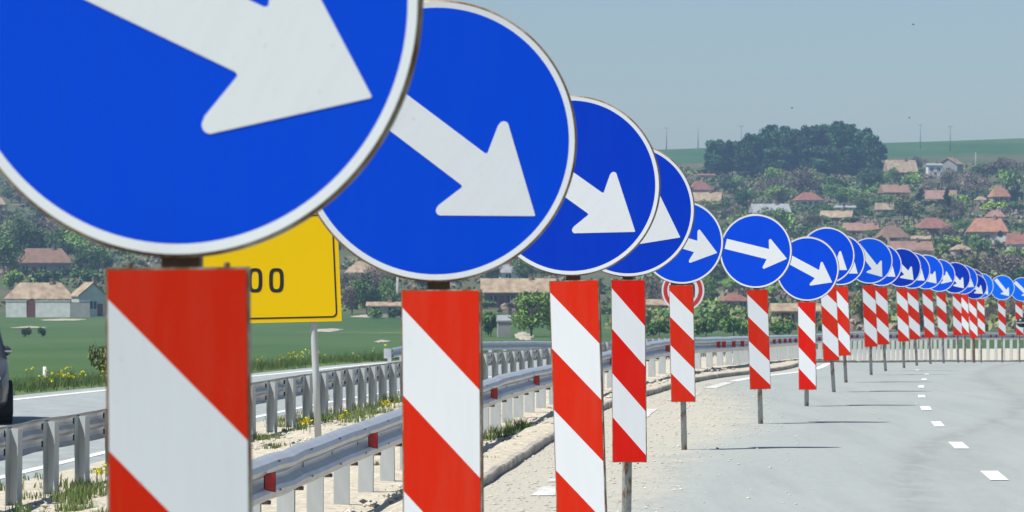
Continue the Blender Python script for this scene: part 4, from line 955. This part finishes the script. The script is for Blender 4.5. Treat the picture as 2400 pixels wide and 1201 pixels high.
for k in range(130):
    Y = rnd.uniform(27, 105); X = XB(Y)+rnd.uniform(-.6, 1.6)*(1 if rnd.random() < .75 else 2.4); X = min(X, XA(Y)-.2); sp.append((X, Y, medz(X, Y), rnd.uniform(.08, .3), rnd.uniform(.05, .15), rnd.randint(20, 70)))
tufts('grass_tufts', sp, M_GR, 21)
vg = []; vf = []
def vz(X, Y):
    u = XB(Y)-X
    for (a, za), (b, zb) in zip([(8.3, -.04), (8.9, .02), (10.5, -.15), (16, -1.6)], [(8.9, .02), (10.5, -.15), (16, -1.6), (26, -2.6)]):
        if u <= b: return ZB(Y)+za+(zb-za)*(u-a)/(b-a)
    return ZB(Y)-2.6
for k in range(1500):
    Y = rnd.uniform(60, 150); X = XB(Y)-rnd.uniform(8.5, 11.5); vg.append((X, Y, vz(X, Y), .35, rnd.uniform(.12, .42), 22))
tufts('verge_grass', vg, M_GR2, 22)
# flowers: small four-petal clusters on stems
def flowers(name, spots, seed):
    r = np.random.default_rng(seed); V = []; Fc = []; mi = []
    for (x, y, z, h, n, rad, hs) in spots:
        for k in range(n):
            a = r.random()*6.28; q = rad*r.random()**.6; bx, by, hh = x+q*math.cos(a), y+q*math.sin(a), h*(.55+.5*r.random()); i = len(V)
            V += [(bx-.004, by, z), (bx+.004, by, z), (bx+.003, by, z+hh), (bx-.003, by, z+hh)]; Fc.append((i, i+1, i+2, i+3)); mi.append(0)
            for j in range(5):
                c = np.array([bx, by, z+hh])+r.normal(size=3)*hs*.8; u_ = unit(1, r)[0]*hs; w_ = unit(1, r)[0]*hs; i = len(V)
                V += [tuple(c-u_), tuple(c+w_), tuple(c+u_), tuple(c-w_)]; Fc.append((i, i+1, i+2, i+3)); mi.append(1)
    o = link(name, mesh(name, V, Fc, [M_GR2, M_FL], mi)); tag(o, kind='stuff')
fs = []
for k in range(150):
    Y = rnd.gauss(96, 9) if rnd.random() < .6 else rnd.uniform(70, 135); X = XB(Y)-rnd.uniform(8.6, 11)
    px = CX+F*X/Y
    if mnoise.noise((px*.012, 4, 1)) < -.05 and rnd.random() < .75: continue
    fs.append((X, Y, vz(X, Y), rnd.uniform(.25, .5), rnd.randint(2, 5), .3, .030))
for (px, py) in ((716, 1000), (722, 1008), (800, 985), (912, 955), (905, 958), (235, 1130), (240, 1126)):
    X, Y, Z = on_median(px, py+10); fs.append((X, Y, Z, .18, 3, .08, .022))
flowers('yellow_flowers', fs, 31)
# pale rubble patches and stones in the field
def patch(px, py, wpx, hpx, mat, name, seed):
    d0 = dist_for(px, py, 200, 700); r = random.Random(seed); V = [(px2X(px, d0), d0, zt(px2X(px, d0), d0)+.25)]; n = 26; dd = dist_for(px, py-hpx/2, 200, 760)-d0
    for k in range(n):
        a = 2*math.pi*k/n; q = .75+.4*r.random(); X = V[0][0]+math.cos(a)*q*wpx/2*d0/F; Y = d0+math.sin(a)*q*max(dd, 4); V.append((X, Y, zt(X, Y)+.06))
    tag(link(name, mesh(name, V, [(0, 1+k, 1+(k+1) % n) for k in range(n)], [mat])), kind='structure')
M_SOIL = simple('pale_rubble', (.50, .45, .36), (.32, .28, .22), .8, .95, detail=8)
patch(765, 776, 70, 8, M_SOIL, 'rubble_patch', 1); patch(880, 742, 110, 7, M_SOIL, 'dirt_patch', 2); patch(150, 752, 110, 5, M_SOIL, 'dirt_patch', 3); patch(70, 770, 90, 4, M_SOIL, 'dirt_patch', 4); patch(895, 803, 36, 4, M_SOIL, 'rubble_patch', 5)
patch(1228, 790, 44, 20, M_SOIL, 'dirt_patch', 6)
# ------------------------------------------------------------------ haze
hz = MB().box(-4200, 4200, -260, 3050, -120, 130)
mh = bpy.data.materials.new('haze'); mh.use_nodes = True; t = mh.node_tree; t.nodes.remove(t.nodes['Principled BSDF'])
pv = t.nodes.new('ShaderNodeVolumePrincipled'); pv.inputs['Density'].default_value = .00027; pv.inputs['Color'].default_value = (.44, .68, 1.0, 1); pv.inputs['Anisotropy'].default_value = .2
t.links.new(pv.outputs[0], t.nodes['Material Output'].inputs['Volume'])
zs = [v_.co.z for v_ in gm.vertices]
ho = link('haze', mesh('haze', [(x, y, (min(zs)-1) if z < 0 else 85) for x, y, z in hz.v], hz.f, [mh])); tag(ho, kind='stuff')
